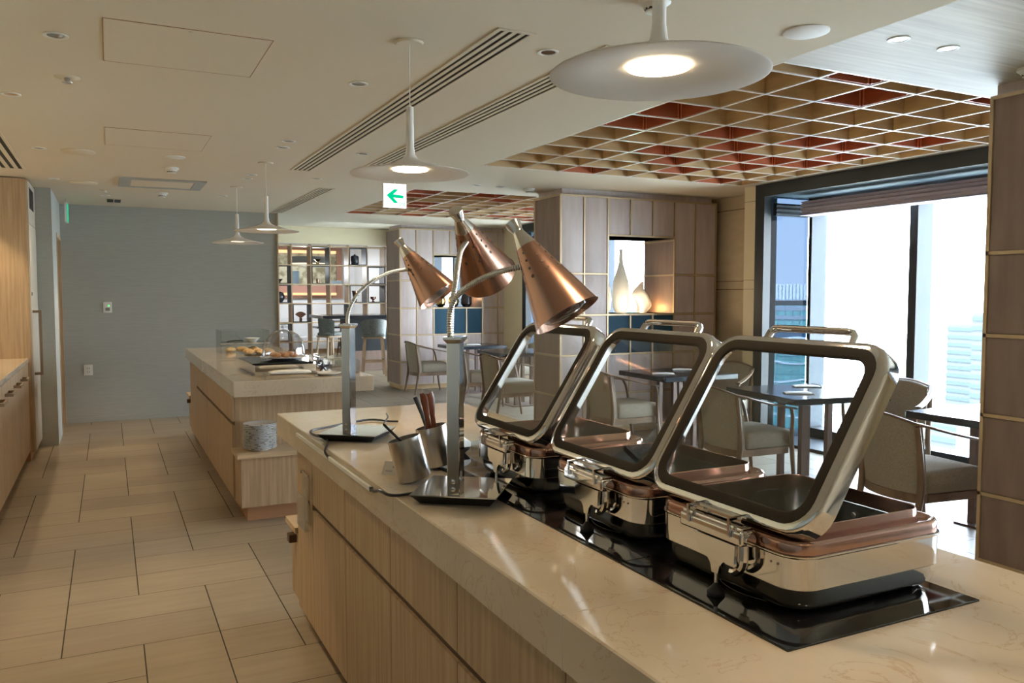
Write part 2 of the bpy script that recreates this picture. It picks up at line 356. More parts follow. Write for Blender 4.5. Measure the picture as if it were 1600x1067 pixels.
# ------------------------------------------------------------------ walls
struct(bx('wall_left', 'cream', -3.2, -1.3, 2.2, 9.0, 0, CZ)); struct(bx('wall_left_near', 'wallgrey', -3.2, -1.3, -3.2, 2.2, 0, CZ)); struct(bx('wall_back', 'beige_wall', -3.2, 6.6, -3.4, -3.2, 0, 2.9))  # near left wall is unseen, made grey for the chrome lamp post's reflection
struct(bx('wall_far', 'wallgrey', -0.46, 1.89, 10.3, 11.8, 0, CZ), 'grey wallpapered wall at the end of the aisle')
struct(bx('wall_left_far', 'wallgrey', -1.3, -0.46, 8.83, 9.5, 0, CZ), 'grey wallpapered corner pier beside the tall cabinet')
struct(bx('wall_left_lintel', 'wallgrey', -1.3, -0.46, 9.5, 10.3, 2.08, CZ)); struct(bx('wall_left_end', 'wallgrey', -1.3, -0.46, 10.3, 11.8, 0, CZ))
d = bx('door_1', 'oak', -0.72, -0.68, 9.56, 10.24, 0, 2.04); struct(d, 'wooden door set back in the grey wall recess')
struct(B().box(-0.72, -0.455, 9.5, 9.56, 0, 2.08).box(-0.72, -0.455, 10.24, 10.298, 0, 2.08).box(-0.72, -0.455, 9.56, 10.24, 2.04, 2.08).build('trim_3', 'oak'), 'tan door frame in the grey wall')
bx('door_handle', 'steel', -0.68, -0.64, 9.65, 9.67, 0.95, 1.1, d)
struct(bx('baseboard_far', 'wallgrey', -0.46, 1.89, 10.285, 10.3, 0, 0.06)); struct(bx('trim_4', 'oak_h', 1.885, 1.9, 10.28, 10.305, 0, CZ))
# window wall piers
for (a, b2) in ((-3.2, BAYS[0][0] - .12), (BAYS[0][1] + .12, BAYS[1][0] - .12), (BAYS[1][1] + .12, 6.22), (7.2, BAYS[2][0] - .12), (BAYS[2][1] + .12, BAYS[3][0] - .12), (BAYS[3][1] + .12, 21.5)):
    struct(bx('wall_right', 'white' if b2 > 20 else 'cream', 5.69, 5.80, a, b2, 0, 2.85), 'cream pier between window bays')
struct(B().box(6.1, 6.12, 6.22, 7.3, 0, 2.85).box(5.80, 6.1, 6.205, 6.22, 0, 2.85).box(5.80, 6.1, 7.2, 7.3, 0, 2.85).build('wall_right_recess', 'beige_wall'), 'beige panelled recess beside the window')
struct(bx('ceiling', 'ceil', 5.9, 6.14, 6.2, 7.3, DZ, 2.85))
struct(B().box(6.094, 6.1, 6.221, 7.19, 1.59, 1.596).box(6.094, 6.1, 6.221, 7.19, 1.50, 1.506).box(6.094, 6.1, 6.221, 7.19, 2.36, 2.366).build('trim_5', 'groove'), 'thin joint lines in the beige recess')
struct(B().box(5.686, 5.69, 6.06, 6.22, 1.59, 1.593).box(5.686, 5.69, 6.06, 6.22, 1.50, 1.503).box(5.686, 5.69, 6.06, 6.22, 2.36, 2.363).build('trim_6', 'groove'))
n = 0
for bi, (a, b2) in enumerate(BAYS):
    n += 1
    w = B().box(5.67, 5.76, a - .12, a, 0, 2.508).box(5.67, 5.76, b2, b2 + .12, 0, 2.508).box(5.67, 5.76, a, b2, 2.39, 2.508).build('window_%d' % n, 'frameblack'); struct(w, 'dark framed projecting window bay')
    B().box(5.76, 6.5, a - .12, b2 + .12, 2.40, 2.85).build('soffit', 'soffit', w); bx('window_head', 'frameblack', 6.25, 6.45, a, b2, 2.27, 2.40, w)
    B().box(5.76, 6.5, a - .12, b2 + .12, -0.12, 0.03).box(6.25, 6.45, a, b2, 0.03, 0.12).build('window_sill', 'frameblack', w)
    mu = B(); fr = B()
    yy = [b2 - .02, b2 - 1.13, b2 - 2.2, b2 - 3.3]
    for y in yy:
        if y - .1 < a: continue
        if y == yy[0]: mu.box(6.27, 6.47, y - .02, y + .02, 0.12, 2.27); fr.box(6.262, 6.27, y - .02, y + .02, 0.12, 2.27); continue
        fr.box(6.27, 6.284, y - .08, y, 0.12, 2.27); mu.box(6.284, 6.47, y - .08, y, 0.12, 2.27)
    mu.box(6.30, 6.47, a - .02, a + .06, 0.12, 2.27)
    mu.build('mullion', 'mullion', w); fr.build('mullion_cap', 'frameblack', w)
    bx('glass_pane', 'winglass', 6.45, 6.455, a, b2, 0.12, 2.40, w)
    bx('side_pane', 'tintglass', 5.76, 6.26, b2 + .008, b2 + .014, 0.03, 2.40, w); bx('side_pane', 'tintglass', 5.76, 6.30, a - .014, a - .008, 0.03, 2.40, w)
    # roman blind pleats
    if bi < 3:
        bl = B(); prof = []
        for k in range(9):
            z = 2.335 - k * 0.0165; prof += [(6.01 - (.02 if k % 2 else .055) - .006 * (k % 3), z)]
        prof = prof + [(6.10, 2.20), (6.10, 2.335)]
        bl.loft([[(x, y, z) for x, z in prof] for y in (a + .05, b2 - .18)])
        o = bl.build('roman_blind', 'blind'); tag(o, ['mauve-grey folded roman blind over the window bay nearest the camera', 'mauve-grey folded roman blind at the top of the right-hand window', 'mauve-grey folded roman blind in the bay seen through the wall niche'][bi], 'blind')
        bl = B(); bl.loft([[(x, b2 - .03 - .01 * (k % 2) - (.015 if k else 0), 2.33 - k * .02) for k in range(7)] + [(x, b2 - .005, 2.21), (x, b2 - .005, 2.33)] for x in (5.78, 6.25)])
        o = bl.build('roman_blind', 'blindD'); tag(o, ['dark side blind of the bay nearest the camera', 'dark folded blind over the narrow side pane left of the window', 'dark side blind of the bay behind the wall niche'][bi], 'blind')
struct(B().box(-3.2, -1.3, 9.0, 21.5, 0, 3.0).build('wall_corridor', 'white')); struct(bx('wall_far_room', 'white', -1.3, 9.5, 20.5, 20.7, 0, 3.0), 'white wall of the far room')
struct(bx('wall_soffit', 'cream', 1.89, 5.9, 16.95, 17.0, 2.50, 2.85), 'cream downstand above the display shelving')

# ------------------------------------------------------------------ panelled partitions
def partition(label, x0, cw, y0, dep, dark=(), niche=True, ncol=7):
    t = thing('panelled_partition', label, 'partition', (x0, y0, 0)); w = cw * ncol; zr = [0.06, 0.42, 0.83, 1.24, 1.66, 2.06, 2.45]
    nx0, nx1, nz0, nz1 = 2 * cw, 5 * cw, 1.25, 2.05
    b = B(); i = .012
    if niche:
        b.box(i, nx0, i, dep, .06, 2.44).box(nx1, w - i, i, dep, .06, 2.44).box(nx0, nx1, i, dep, .06, nz0).box(nx0, nx1, i, dep, nz1, 2.44)
    else: b.box(i, w - i, i, dep, .06, 2.44)
    b.build('core', 'mauveD', t)
    bx('plinth', 'cofwood', .03, w - .03, .03, dep, 0, .06, t); bx('header', 'mauve', .05, w - .03, .05, dep, 2.44, DZ, t)
    tr = B(); g = .009
    for c in range(ncol + 1):
        x = c * cw; x = min(max(x, g), w - g)
        if niche and 2 < c < 5: tr.box(x - g, x + g, -.006, i, .06, nz0).box(x - g, x + g, -.006, i, nz1, 2.45)
        else: tr.box(x - g, x + g, -.006, i, .06, 2.45)
    for k, z in enumerate(zr):
        for c in range(ncol):
            if k == 5 and not (niche and 2 <= c <= 4): continue
            if niche and k == 4 and 2 <= c <= 4: continue
            zz = min(max(z, .07), 2.44); tr.box(c * cw + g, (c + 1) * cw - g, -.006, i, zz - g, zz + g)
    # side faces
    for sx in (0, 1):
        X0, X1 = ((-.006, i), (w - i, w + .006))[sx]
        for k, z in enumerate(zr):
            if k == 5: continue
            zz = min(max(z, .07), 2.44); tr.box(X0, X1, i + .001, dep, zz - g, zz + g)
        tr.box(X0, X1, dep - .018, dep, .08, 2.43)
    tr.build('moulding', 'brass', t)
    for c in range(ncol):
        rows = [(.06, .42), (.42, .83), (.83, 1.24), (1.24, 1.66), (1.66, 2.45)]
        if niche and 2 <= c <= 4: rows = [(.06, .42), (.42, .83), (.83, 1.24), (2.06, 2.45)]
        for (a, z) in rows:
            m = 'navy' if (niche and 2 <= c <= 4 and a == .83) else 'mauve'
            o = bx('panel', m, c * cw + g + .004, (c + 1) * cw - g - .004, .002, i + .001, a + g + .004, z - g - .004, t, .002)
            if m == 'navy': o['label'] = 'dark petrol blue panel'
    for sx in (0, 1):
        X0, X1 = ((.002, i + .001), (w - i - .001, w - .002))[sx]
        for (a, z) in ((.06, .42), (.42, .83), (.83, 1.24), (1.24, 1.66), (1.66, 2.45)):
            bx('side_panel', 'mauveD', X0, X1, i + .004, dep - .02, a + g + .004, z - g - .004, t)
    if niche:
        l = B(); q = .006
        l.box(nx0, nx1, 0, dep, nz0 - q, nz0).box(nx0, nx1, 0, dep, nz1, nz1 + q)
        l.build('niche_shelf', 'cream', t)
        for X, s in ((nx0, 1), (nx1, -1)):
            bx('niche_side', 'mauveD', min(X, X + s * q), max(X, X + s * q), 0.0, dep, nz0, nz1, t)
            B().box(min(X + s * q, X + s * 2 * q), max(X + s * q, X + s * 2 * q), 0.0, dep, 1.65, 1.668).box(min(X + s * q, X + s * 2 * q), max(X + s * q, X + s * 2 * q), 0.0, dep, 2.02, 2.04).build('niche_moulding', 'brass', t)
    return t
partition('mauve panelled partition with a see-through niche, nearest one facing the dining tables', 4.04, .284, 7.03, .54)
partition('mauve panelled partition with a niche of dark and gold vases, behind the heat lamps', 3.94, .274, 11.7, .63)
partition('brown panelled partition at the right edge of the photo', 4.03, .284, 2.04, .60, niche=False)

# ------------------------------------------------------------------ niche objects
def vase(x, y, z, prof, m, label, n=28, group=None):
    o = B().lathe(prof, 0, 0, 0, n).build('vase', m, loc=(x, y, z)); return tag(o, label, 'vase', group)
vase(4.80, 7.40, 1.25, [(.05, 0), (.075, .04), (.085, .15), (.07, .27), (.035, .36), (.018, .42), (.014, .50), (.02, .52), (0.012, .52)], 'vasewhite', 'white bottle vase, left and shorter of the tall pair in the niche')
vase(5.02, 7.40, 1.25, [(.06, 0), (.085, .05), (.095, .2), (.085, .34), (.05, .45), (.024, .54), (.016, .66), (.022, .69), (0.01, .69)], 'vasewhite', 'tallest white bottle vase in the see-through niche')
def twisted():
    b = B(); L = []
    for k in range(26):
        t = k / 25; r = .05 + .045 * math.sin(t * 3.0) * (1 - t * .55); a = t * 5; z = t * .34
        if t > .6: r *= 1 - (t - .6) * 1.9
        ox = .03 * math.sin(t * 7); L.append([(ox + r * (1 + .16 * math.cos(3 * th + a)) * math.cos(th), r * (1 + .16 * math.cos(3 * th + a)) * math.sin(th), z) for th in [2 * math.pi * i / 28 for i in range(28)]])
    b.loft(L); o = b.build('vase', 'vasewhite', loc=(5.22, 7.30, 1.25)); tag(o, 'white twisted ceramic vase on the right in the niche', 'vase')
twisted()
vase(4.70, 11.95, 1.25, [(.03, 0), (.07, .03), (.085, .09), (.07, .15), (.02, .18), (.014, .22)], 'goldglass', 'round gold vase on the left in the far niche')
vase(4.90, 11.9, 1.25, [(.03, 0), (.075, .03), (.09, .09), (.075, .16), (.02, .19), (.014, .23)], 'goldglass', 'round gold vase, second from the left in the far niche')
vase(5.12, 11.9, 1.25, [(.05, 0), (.09, .05), (.09, .15), (.05, .28), (.022, .36), (.018, .46), (.03, .48)], 'darkglaze', 'dark long-necked vase in the far niche')
point(5.38, 7.3, 1.30, 1.5, (1, .55, .2)); point(4.9, 7.15, 1.30, 3.0, (1, .78, .5)); point(5.1, 7.12, 1.30, 3.0, (1, .78, .5)); point(5.2, 12.0, 1.4, 1.0, (1, .6, .3))

# ------------------------------------------------------------------ islands
def cabinet(x0, x1, y0, y1, label, group, door=True, first=[None]):
    t = thing('island_cabinet', label, 'cabinet', (x0, y0, 0), 0, group); w = x1 - x0; L = y1 - y0; g = .002
    bx('carcass', 'oak', .018, w, 0, L, .1, .8, t); bx('plinth', 'kick', .055, w - .05, 0, L, 0, .1, t)
    bx('drawer_front', 'oak', 0, .017, g, L - g, .612, .799, t); bx('door', 'oak', 0, .017, g, L - g, .1, .588, t); bx('finger_groove', 'groove', .010, .0179, 0, L, .588, .612, t)
    return t
G1 = 'oak cabinets under the near island'; G2 = 'oak cabinets under the far island'
ord_ = ['first', 'second', 'third', 'fourth', 'fifth', 'sixth', 'seventh', 'eighth']
for k in range(8):
    cabinet(.71, 1.53, 2.71 - .5 * k, 3.21 - .5 * k, 'oak cabinet under the near marble island, %s from its far end' % ord_[k], G1)
for k in range(3):
    cabinet(.71, 1.53, 5.56 + .79 * k, 6.35 + .79 * k, 'oak cabinet under the far marble island, %s from its near end' % ord_[k], G2)
def endunit(x0, x1, y0, y1, label):
    t = thing('end_cabinet', label, 'cabinet', (x0, y0, 0)); w = x1 - x0; L = y1 - y0
    bx('carcass', 'oak', 0, w, 0, L, .1, .8, t); bx('plinth', 'kick', .055, w - .05, 0, L, 0, .1, t); return t
endunit(.71, 1.53, 3.21, 3.50, 'narrow plain oak end cabinet of the near island, carrying the clear holder')
endunit(.71, 1.53, 7.93, 8.60, 'plain oak end cabinet of the far island, nearest the grey wall')
def ledge(x0, x1, y0, y1, label, knob=False):
    t = thing('low_cabinet', label, 'cabinet', (x0, y0, 0)); w = x1 - x0; L = y1 - y0
    bx('carcass', 'oak', .012, w, .0, L, .1, .415, t); bx('cabinet_top', 'oak_h', -.012, w, -.02 if y0 > 4 and y0 < 6 else 0, L + (0 if y0 > 4 and y0 < 6 else .02), .415, .44, t)
    bx('plinth', 'kick', .055, w - .05, .06 if y0 > 4 and y0 < 6 else 0, L - (0 if y0 > 4 and y0 < 6 else .06), 0, .1, t)
    if y0 < 5 or y0 > 6: bx('knob', 'groove', -.02, .012, L * .45, L * .45 + .05, .35, .385, t)
ledge(.71, 1.40, 5.27, 5.555, 'low oak cabinet ledge carrying the plate stack, near end of the far island')
ledge(.71, 1.40, 8.605, 8.95, 'low oak cabinet ledge at the far end of the far island')
ledge(.71, 1.40, 3.505, 3.70, 'low oak cabinet ledge at the far end of the near island')
def slab(name, x0, x1, y0, y1, label, seams):
    o = B().box(x0, x1, y0, y1, .8, .9, .003, 1).build(name, 'marble'); tag(o, label, 'countertop')
    s = B()
    for y in seams: s.box(x0 - .0006, x0 + .002, y - .0012, y + .0012, .802, .898)
    for y in seams: s.box(x0, x1, y - .001, y + .001, .8995, .9004)
    s.build('seam', 'paper', o); return o
slab('island_countertop', .685, 1.60, -.6, 3.815, 'near cream marble countertop carrying the chafing dishes', [2.11, 1.18])
slab('island_countertop', .69, 1.60, 5.31, 8.89, 'far cream marble countertop carrying the glass dome', [7.2])

# hobs
hob = None
segs = [(.896, 1.356), (1.356, 1.815), (1.815, 2.75)]
for k, (a, b2) in enumerate(segs):
    o = B().box(.922, 1.386, a + .0015, b2 - .0015, .897, .9035, .001, 1).build('induction_hob', 'blackglass')
    tag(o, ['black glass induction hob under the nearest chafing dish', 'black glass induction hob under the middle chafing dish', 'black glass induction hob under the far chafing dish'][k], 'hob', 'induction hobs in the marble')
    r = B(); cy = a + .23; n_ = 48
    for rad in (.13,): r.loft([[(1.154 + rr_ * math.cos(2 * math.pi * i / n_), cy + rr_ * math.sin(2 * math.pi * i / n_), z) for i in range(n_)] for rr_, z in ((rad, .9036), (rad, .9038), (rad + .002, .9038), (rad + .002, .9036))], (False, False))
    r.build('ring_marking', 'ink', o)

# ------------------------------------------------------------------ chafing dishes
def chafer(y0, label, sticker=False):
    W_, L_ = .385, .39; t = thing('chafing_dish', label, 'chafing dish', (1.010, y0, .9035), 0, 'open chafing dishes'); cx, cy = W_ / 2, L_ / 2
    def RR(ins, r, z): return rr(cx, cy, W_ - 2 * ins, L_ - 2 * ins, r, z)
    base = B().loft([RR(.10, .03, 0.0012), RR(.034, .04, .0012), RR(.022, .046, .004), RR(.014, .05, .010), RR(.009, .052, .022), RR(.006, .052, .0455), RR(.003, .05, .047), RR(.003, .05, .0475), RR(0, .05, .0485), RR(0, .05, .1005), RR(-.0025, .052, .103), RR(-.0025, .052, .106), RR(.0, .05, .1075), RR(.02, .045, .1075)], (True, False)).build('body', 'chrome', t, 50)
    B().loft([RR(.0045, .048, .0462), RR(.0022, .048, .0466), RR(.0022, .048, .0474), RR(.0045, .048, .0478)], (False, False)).build('seam_line', 'groove', base)
    B().loft([RR(.001, .05, .108), RR(.0005, .05, .123), RR(.004, .047, .1285), RR(.010, .043, .130), RR(.016, .038, .127), RR(.020, .036, .1225), RR(.028, .034, .122), RR(.030, .034, .128), RR(.031, .034, .146), RR(.0325, .033, .1475), RR(.034, .032, .146), RR(.034, .032, .118)], (False, False)).build('copper_rim', 'copper', t, 50)
    pan = B().loft([RR(.034, .032, .1179), RR(.036, .032, .06), RR(.045, .03, .045), RR(.06, .03, .042)], (False, True)).build('water_pan', 'darksteel', t, 50)
    for sy in (-.05, .05, ):
        B().axis((W_ - .037, cy + sy - .06, .095), (W_ - .05, cy + sy - .06, .095)).lathe([(.006, 0), (.006, .003), (.004, .004)], n=12).build('rivet', 'chrome', pan)
    # lid
    A = R_(57); hx, hz = .001, .146; LW, LL = .374, .442
    def lid(q): return q
    T = Matrix.Translation((hx, cy + .014, hz)) @ Matrix.Rotation(-A, 4, 'Y')
    def LR(ins, r, n_, w=LW, l=LL): return [(p[0], p[1], n_) for p in rr(w / 2, 0, w - 2 * ins, l - 2 * ins, r, 0)]
    lf = B(); lf.T = T
    lf.loft([LR(-.004, .062, -.040), LR(-.004, .062, -.012), LR(-.001, .06, -.003), LR(.003, .058, 0), LR(.012, .052, .001), LR(.0125, .052, -.004), LR(.0125, .052, -.010), LR(.006, .055, -.014), LR(.001, .06, -.040), LR(-.004, .062, -.040)], (False, False))
    lido = lf.build('lid_frame', 'chrome', t, 50)
    g = B(); g.T = T; g.loft([LR(.0122, .052, .0012), LR(.015, .050, .0022), LR(.030, .038, .0018), LR(.034, .034, -.001), LR(.034, .034, -.006), LR(.0122, .052, -.008)], (False, False)); g.build('gasket', 'gasket', lido, 50)
    gl = B(); gl.T = T; gl.loft([LR(.033, .035, -.0045), LR(.033, .035, -.0015)]); gl.build('lid_glass', 'lidglass', lido)
    h = B(); h.T = T
    pth = spline([(LW - .02, -.105, -.034), (LW + .018, -.105, -.034), (LW + .034, -.100, -.034)], 4)
    P1 = [(LW + .000, -.11, -.026), (LW + .026, -.108, -.026), (LW + .034, -.100, -.026), (LW + .036, -.085, -.026), (LW + .036, .085, -.026), (LW + .034, .100, -.026), (LW + .026, .108, -.026), (LW + .0, .11, -.026)]
    h.tube(P1, lambda q: (.010, .0065), 8); h.build('handle', 'copper' if False else 'chrome', lido, 60)
    # hinge
    hy0, hy1 = .095, .265
    hb = B().box(-.036, -.004, hy0, hy1, .105, .132, .006, 3).box(-.032, -.004, hy0 + .004, hy1 - .004, .126, .138, .004, 2); hg = hb.build('hinge', 'chrome', t, 40)
    for y in (hy0 + .028, hy1 - .03): B().loft([[(-.041, yy, .118), (-.037, yy, .118), (-.037, yy, .148), (.012, yy, .150), (.012, yy, .154), (-.041, yy, .152)] for yy in (y - .003, y + .003)]).build('hinge_bracket', 'chrome', hg)
    B().tube([(-.018, hy0 - .006, .118), (-.018, hy0 + .002, .118)], .011, 14).tube([(-.012, hy0 + .02, .146), (-.012, hy1 - .02, .146)], .007, 10).build('hinge_pin', 'chrome', hg)
    # stand leg
    ym = .165
    pr = [(ym - .052, .104), (ym + .052, .104), (ym + .050, .080), (ym + .038, .066), (ym + .020, .064), (ym + .012, .056), (ym + .008, .040), (ym - .008, .040), (ym - .013, .056), (ym - .022, .066), (ym - .050, .070)]
    lg = B(); lg.loft([[(x, y, z) for y, z in pr] for x in (-.034, -.026)]); lo = lg.build('leg_bracket', 'chrome', t)
    cv = B().tube(spline([(-.018, hy0 + .012, .105), (-.02, hy0 + .012, .07), (-.02, hy0 + .03, .052), (-.02, ym - .03, .05)], 5), .008, 8); cv.box(-.026, -.001, ym - .045, ym + .045, .07, .104); cv.build('hinge_arm', 'chrome', hg)
    B().cyl(-.030, ym, .018, .0405, .0035, 12).build('leg_rod', 'steel', lo)
    B().lathe([(.016, .0), (.0165, .005), (.011, .012), (.006, .018), (.004, .022)], -.030, ym, 0, 20).build('rubber_foot', 'rubber', lo)
    hs = B()
    for dy in (.045, .060): hs.axis((0.0005, dy, .088), (-.0015, dy, .088)).lathe([(.0022, 0), (.0022, .001)], n=8)
    hs.build('screw_hole', 'groove', base)
    if sticker:
        bx('sticker', 'plastic_white', -.0015, .0, hy1 - .022, hy1 - .006, .085, .103, base); o = bx('sticker_mark', mat('red_print', (.6, .02, .02), .5), -.0022, -.0014, hy1 - .018, hy1 - .010, .096, .102, base)
    return t
chafer(.965, 'nearest open copper-rimmed chafing dish with glass lid raised, front right', True)
chafer(1.410, 'middle of the three open copper-rimmed chafing dishes')
chafer(1.900, 'farthest of the three open copper-rimmed chafing dishes, beside the double heat lamp')

# ------------------------------------------------------------------ heat lamps
def heatlamp(c, ang, label, necks, shades):
    t = thing('heat_lamp', label, 'heat lamp', (c[0], c[1], .9)); rz = Matrix.Rotation(R_(ang), 4, 'Z'); o0 = Vector((c[0], c[1], .9))
    def LB(): b = B(); b.T = rz; return b
    def sq(h, z): return [(-h, -h, z), (h, -h, z), (h, h, z), (-h, h, z)]
    LB().loft([sq(.093, .001), sq(.114, .024)]).build('base', 'black', t)
    LB().loft([sq(.114, .0242), sq(.1165, .0252), sq(.1165, .0275), sq(.1145, .0282)]).build('base_plate', 'chrome', t)
    p = LB(); p.box(-.0165, .0165, -.107, -.052, .0285, .425, .0015, 1); post = p.build('post', 'chrome', t)
    cp = LB(); cp.loft([[(-.0165, -.107, .4252), (.0165, -.107, .4252), (.0165, -.052, .4252), (-.0165, -.052, .4252)], [(-.024, -.114, .434), (.024, -.114, .434), (.024, -.045, .434), (-.024, -.045, .434)], [(-.024, -.114, .441), (.024, -.114, .441), (.024, -.045, .441), (-.024, -.045, .441)]]); cp.build('post_cap', 'chrome', t)
    bl = LB(); 
    for dz in (.0, .02): 
        bl2 = LB(); bl2.T = rz @ Matrix.Translation((.0, -.1072, .045 + dz)) @ Matrix.Rotation(R_(90), 4, 'X'); bl2.lathe([(.006, 0), (.006, .002), (.003, .003)], n=14); bl2.build('bolt', 'chrome', post)
    for nk, (tip, cen) in zip(necks, shades):
        pts = [Vector(q) - o0 for q in spline(nk, 16)]; L = sum((a - b).length for a, b in zip(pts, pts[1:]))
        # resample finely for the ribs
        N = int(L / .0016); cum = [0]
        for a, b in zip(pts, pts[1:]): cum.append(cum[-1] + (a - b).length)
        res = []; j = 0
        for k in range(N + 1):
            s = L * k / N
            while j < len(cum) - 2 and cum[j + 1] < s: j += 1
            u = (s - cum[j]) / max(cum[j + 1] - cum[j], 1e-9); res.append(pts[j].lerp(pts[j + 1], min(u, 1)))
        B().tube(res, lambda q, N=N: (.0062, .0074, .0080, .0074)[int(round(q * N)) % 4], 12).build('gooseneck', 'steelneck', t, 80)
        ti = Vector(tip) - o0; ce = Vector(cen) - o0; Ls = (ce - ti).length
        sh = B(); sh.axis(ti, ce); r0, r1 = .0275, .086; s0 = Ls * .26
        sh.lathe([(r0, s0), (r1, Ls), (r1 + .0015, Ls), (r1 - .001, Ls - .001), (r0 - .002, s0)], n=56, cap=(False, False)); sho = sh.build('lamp_shade', 'copper_sh', t, 60)
        co = B(); co.axis(ti, ce); co.lathe([(.019, 0), (.0205, .003), (.0145, .028), (.0150, .034), (r0 + .0005, s0 + .001), (r0 + .001, s0 + .004), (r0 - .002, s0 + .004)], n=40); co.build('shade_collar', 'chrome', sho, 45)
        hb = B(); hb.axis(ti, ce); 
        for c_ in range(8):
            for q in range(4):
                s = s0 + .020 + q * .022; r = r0 + (r1 - r0) * (s - s0) / (Ls - s0); a = 2 * math.pi * (c_ + .0) / 8 + .25
                rad = .0028 + .0006 * q; nrm = Vector((math.cos(a), math.sin(a), -.28)).normalized(); p0 = Vector(((r) * math.cos(a), (r) * math.sin(a), s))
                tx = Vector((-math.sin(a), math.cos(a), 0)); ty = nrm.cross(tx)
                hb.loft([[p0 + nrm * h + (tx * math.cos(2 * math.pi * i / 10) + ty * math.sin(2 * math.pi * i / 10)) * rad for i in range(10)] for h in (-.001, .0006)])
        hb.build('vent_hole', 'groove', sho)
        bb = B(); bb.axis(ti, ce); bb.lathe([(.014, Ls * .45), (.03, Ls * .6), (.058, Ls * .82), (.063, Ls * .93), (.055, Ls * .985), (.03, Ls * 1.005), (.0, Ls * 1.01)], n=32); bb.build('bulb', 'bulb', sho, 60)
    return t
heatlamp((.852, 2.008), -36.6, 'chrome double heat lamp with two copper shades, on the near island', 
    [[(.793, 1.952, 1.34), (.7932, 1.9518, 1.40), (.8039, 1.938, 1.4417), (.8308, 1.9043, 1.4745), (.8669, 1.8655, 1.4986), (.8948, 1.83, 1.511), (.925, 1.808, 1.519)],
     [(.800, 1.962, 1.34), (.8057, 1.969, 1.4165), (.8242, 1.9866, 1.4838), (.8432, 2.014, 1.5358), (.8619, 2.0404, 1.5682), (.8925, 2.0717, 1.5952)]],
    [((.9078, 1.8201, 1.6304), (.9995, 1.7033, 1.3986)), ((.8508, 2.0532, 1.6795), (1.0014, 2.1682, 1.5046))])
heatlamp((.848, 3.035), -38, 'chrome single heat lamp with one copper shade, farther back on the near island',
    [[(.8, 2.985, 1.335), (.8085, 3.0061, 1.3777), (.8298, 3.0099, 1.4258), (.8669, 3.0166, 1.4695), (.9218, 3.0141, 1.5088), (.9847, 3.0181, 1.5366), (1.06, 3.026, 1.5477)]],
    [((1.0326, 3.0808, 1.6625), (1.1588, 2.97, 1.4425))])

# ------------------------------------------------------------------ things on the near island
def canister(p, ax, label):
    t = thing('utensil_canister', label, 'canister', p); b = B(); b.axis((0, 0, 0), ax); R2, h = .049, .125
    b.lathe([(R2 - .004, 0), (R2, .004), (R2, h), (R2 - .0015, h), (R2 - .0015, .006), (0.001, .006)], n=40); b.build('cup', 'steel', t, 50); return t
canister((.795, 2.235, .908), (-.24, .12, 1), 'brushed steel canister leaning left beside the heat lamp base, nearest the counter edge')
canister((.925, 2.37, .912), (-.20, .1, 1), 'brushed steel canister half behind the heat lamp post, holding wooden-handled tongs')
b = B().tube([(.765, 2.235, 1.01), (.707, 2.255, 1.073)], .004, 8); 
tk = b.tube([(.707, 2.255, 1.073), (.735, 2.30, 1.086), (.75, 2.36, 1.088)], .0025, 8).build('ladle', 'black'); tag(tk, 'black thin-handled utensil sticking out of the near steel canister', 'utensil')
tg = thing('serving_tongs', 'serving tongs with reddish wooden handles standing in the rear steel canister', 'tongs', (.905, 2.36, .93))
for dx in (-.012, .006):
    B().tube([(dx, 0, 0), (dx - .002, 0, .05), (dx - .004, 0, .08), (dx - .008, 0, .11), (dx - .012, 0, .14), (dx - .015, 0, .165), (dx - .018, 0, .19), (dx - .024, 0, .215)], lambda q: (.011 + .0035 * math.sin(q * 9), .006), 10).build('handle', 'woodD', tg)
B().loft([[(-.036, -.006, .212), (-.018, -.006, .212), (-.018, .006, .212), (-.036, .006, .212)], [(-.038, -.006, .228), (-.022, -.006, .228), (-.022, .006, .228), (-.038, .006, .228)]]).build('spring_clip', 'steel', tg)
kn = B().tube([(.925, 2.45, .94), (.915, 2.45, 1.01), (.905, 2.47, 1.06), (.888, 2.49, 1.115)], lambda q: (.0045 + .003 * q, .006), 8).build('serving_spoon', 'darkglaze'); tag(kn, 'dark-handled serving spoon leaning behind the wooden-handled tongs', 'utensil')
def cloth(name, cx, cy, w, l, h, label, z=.9, rz=0, parent=None, m='linen', seed=1):
    rnd = random.Random(seed); b = B(); n_ = 10; T = Matrix.Translation((cx, cy, z)) @ Matrix.Rotation(R_(rz), 4, 'Z'); b.T = T; top = []
    for i in range(n_ + 1):
        top.append([(-w / 2 + w * i / n_, -l / 2 + l * j / n_, h * (1 - .5 * abs(2 * i / n_ - 1) ** 4) * (1 - .4 * abs(2 * j / n_ - 1) ** 4) + rnd.uniform(-.08, .08) * h) for j in range(n_ + 1)])
    vt = [[b.v(p) for p in r] for r in top]; vb = [[b.v((p[0], p[1], 0)) for p in r] for r in top]
    for i in range(n_):
        for j in range(n_):
            b.face([vt[i][j], vt[i + 1][j], vt[i + 1][j + 1], vt[i][j + 1]]); b.face([vb[i][j], vb[i][j + 1], vb[i + 1][j + 1], vb[i + 1][j]])
    for i in range(n_):
        b.face([vt[i][0], vb[i][0], vb[i + 1][0], vt[i + 1][0]]); b.face([vt[i][n_], vt[i + 1][n_], vb[i + 1][n_], vb[i][n_]])
        b.face([vt[0][i], vt[0][i + 1], vb[0][i + 1], vb[0][i]]); b.face([vt[n_][i], vb[n_][i], vb[n_][i + 1], vt[n_][i + 1]])
    o = b.build(name, m, parent, 60)
    if label: tag(o, label, 'cloth')
    return o
hold = thing('cloth_tray', 'small black tray under the rolled white cloth behind the canisters', 'tray', (1.03, 2.62, .9045))
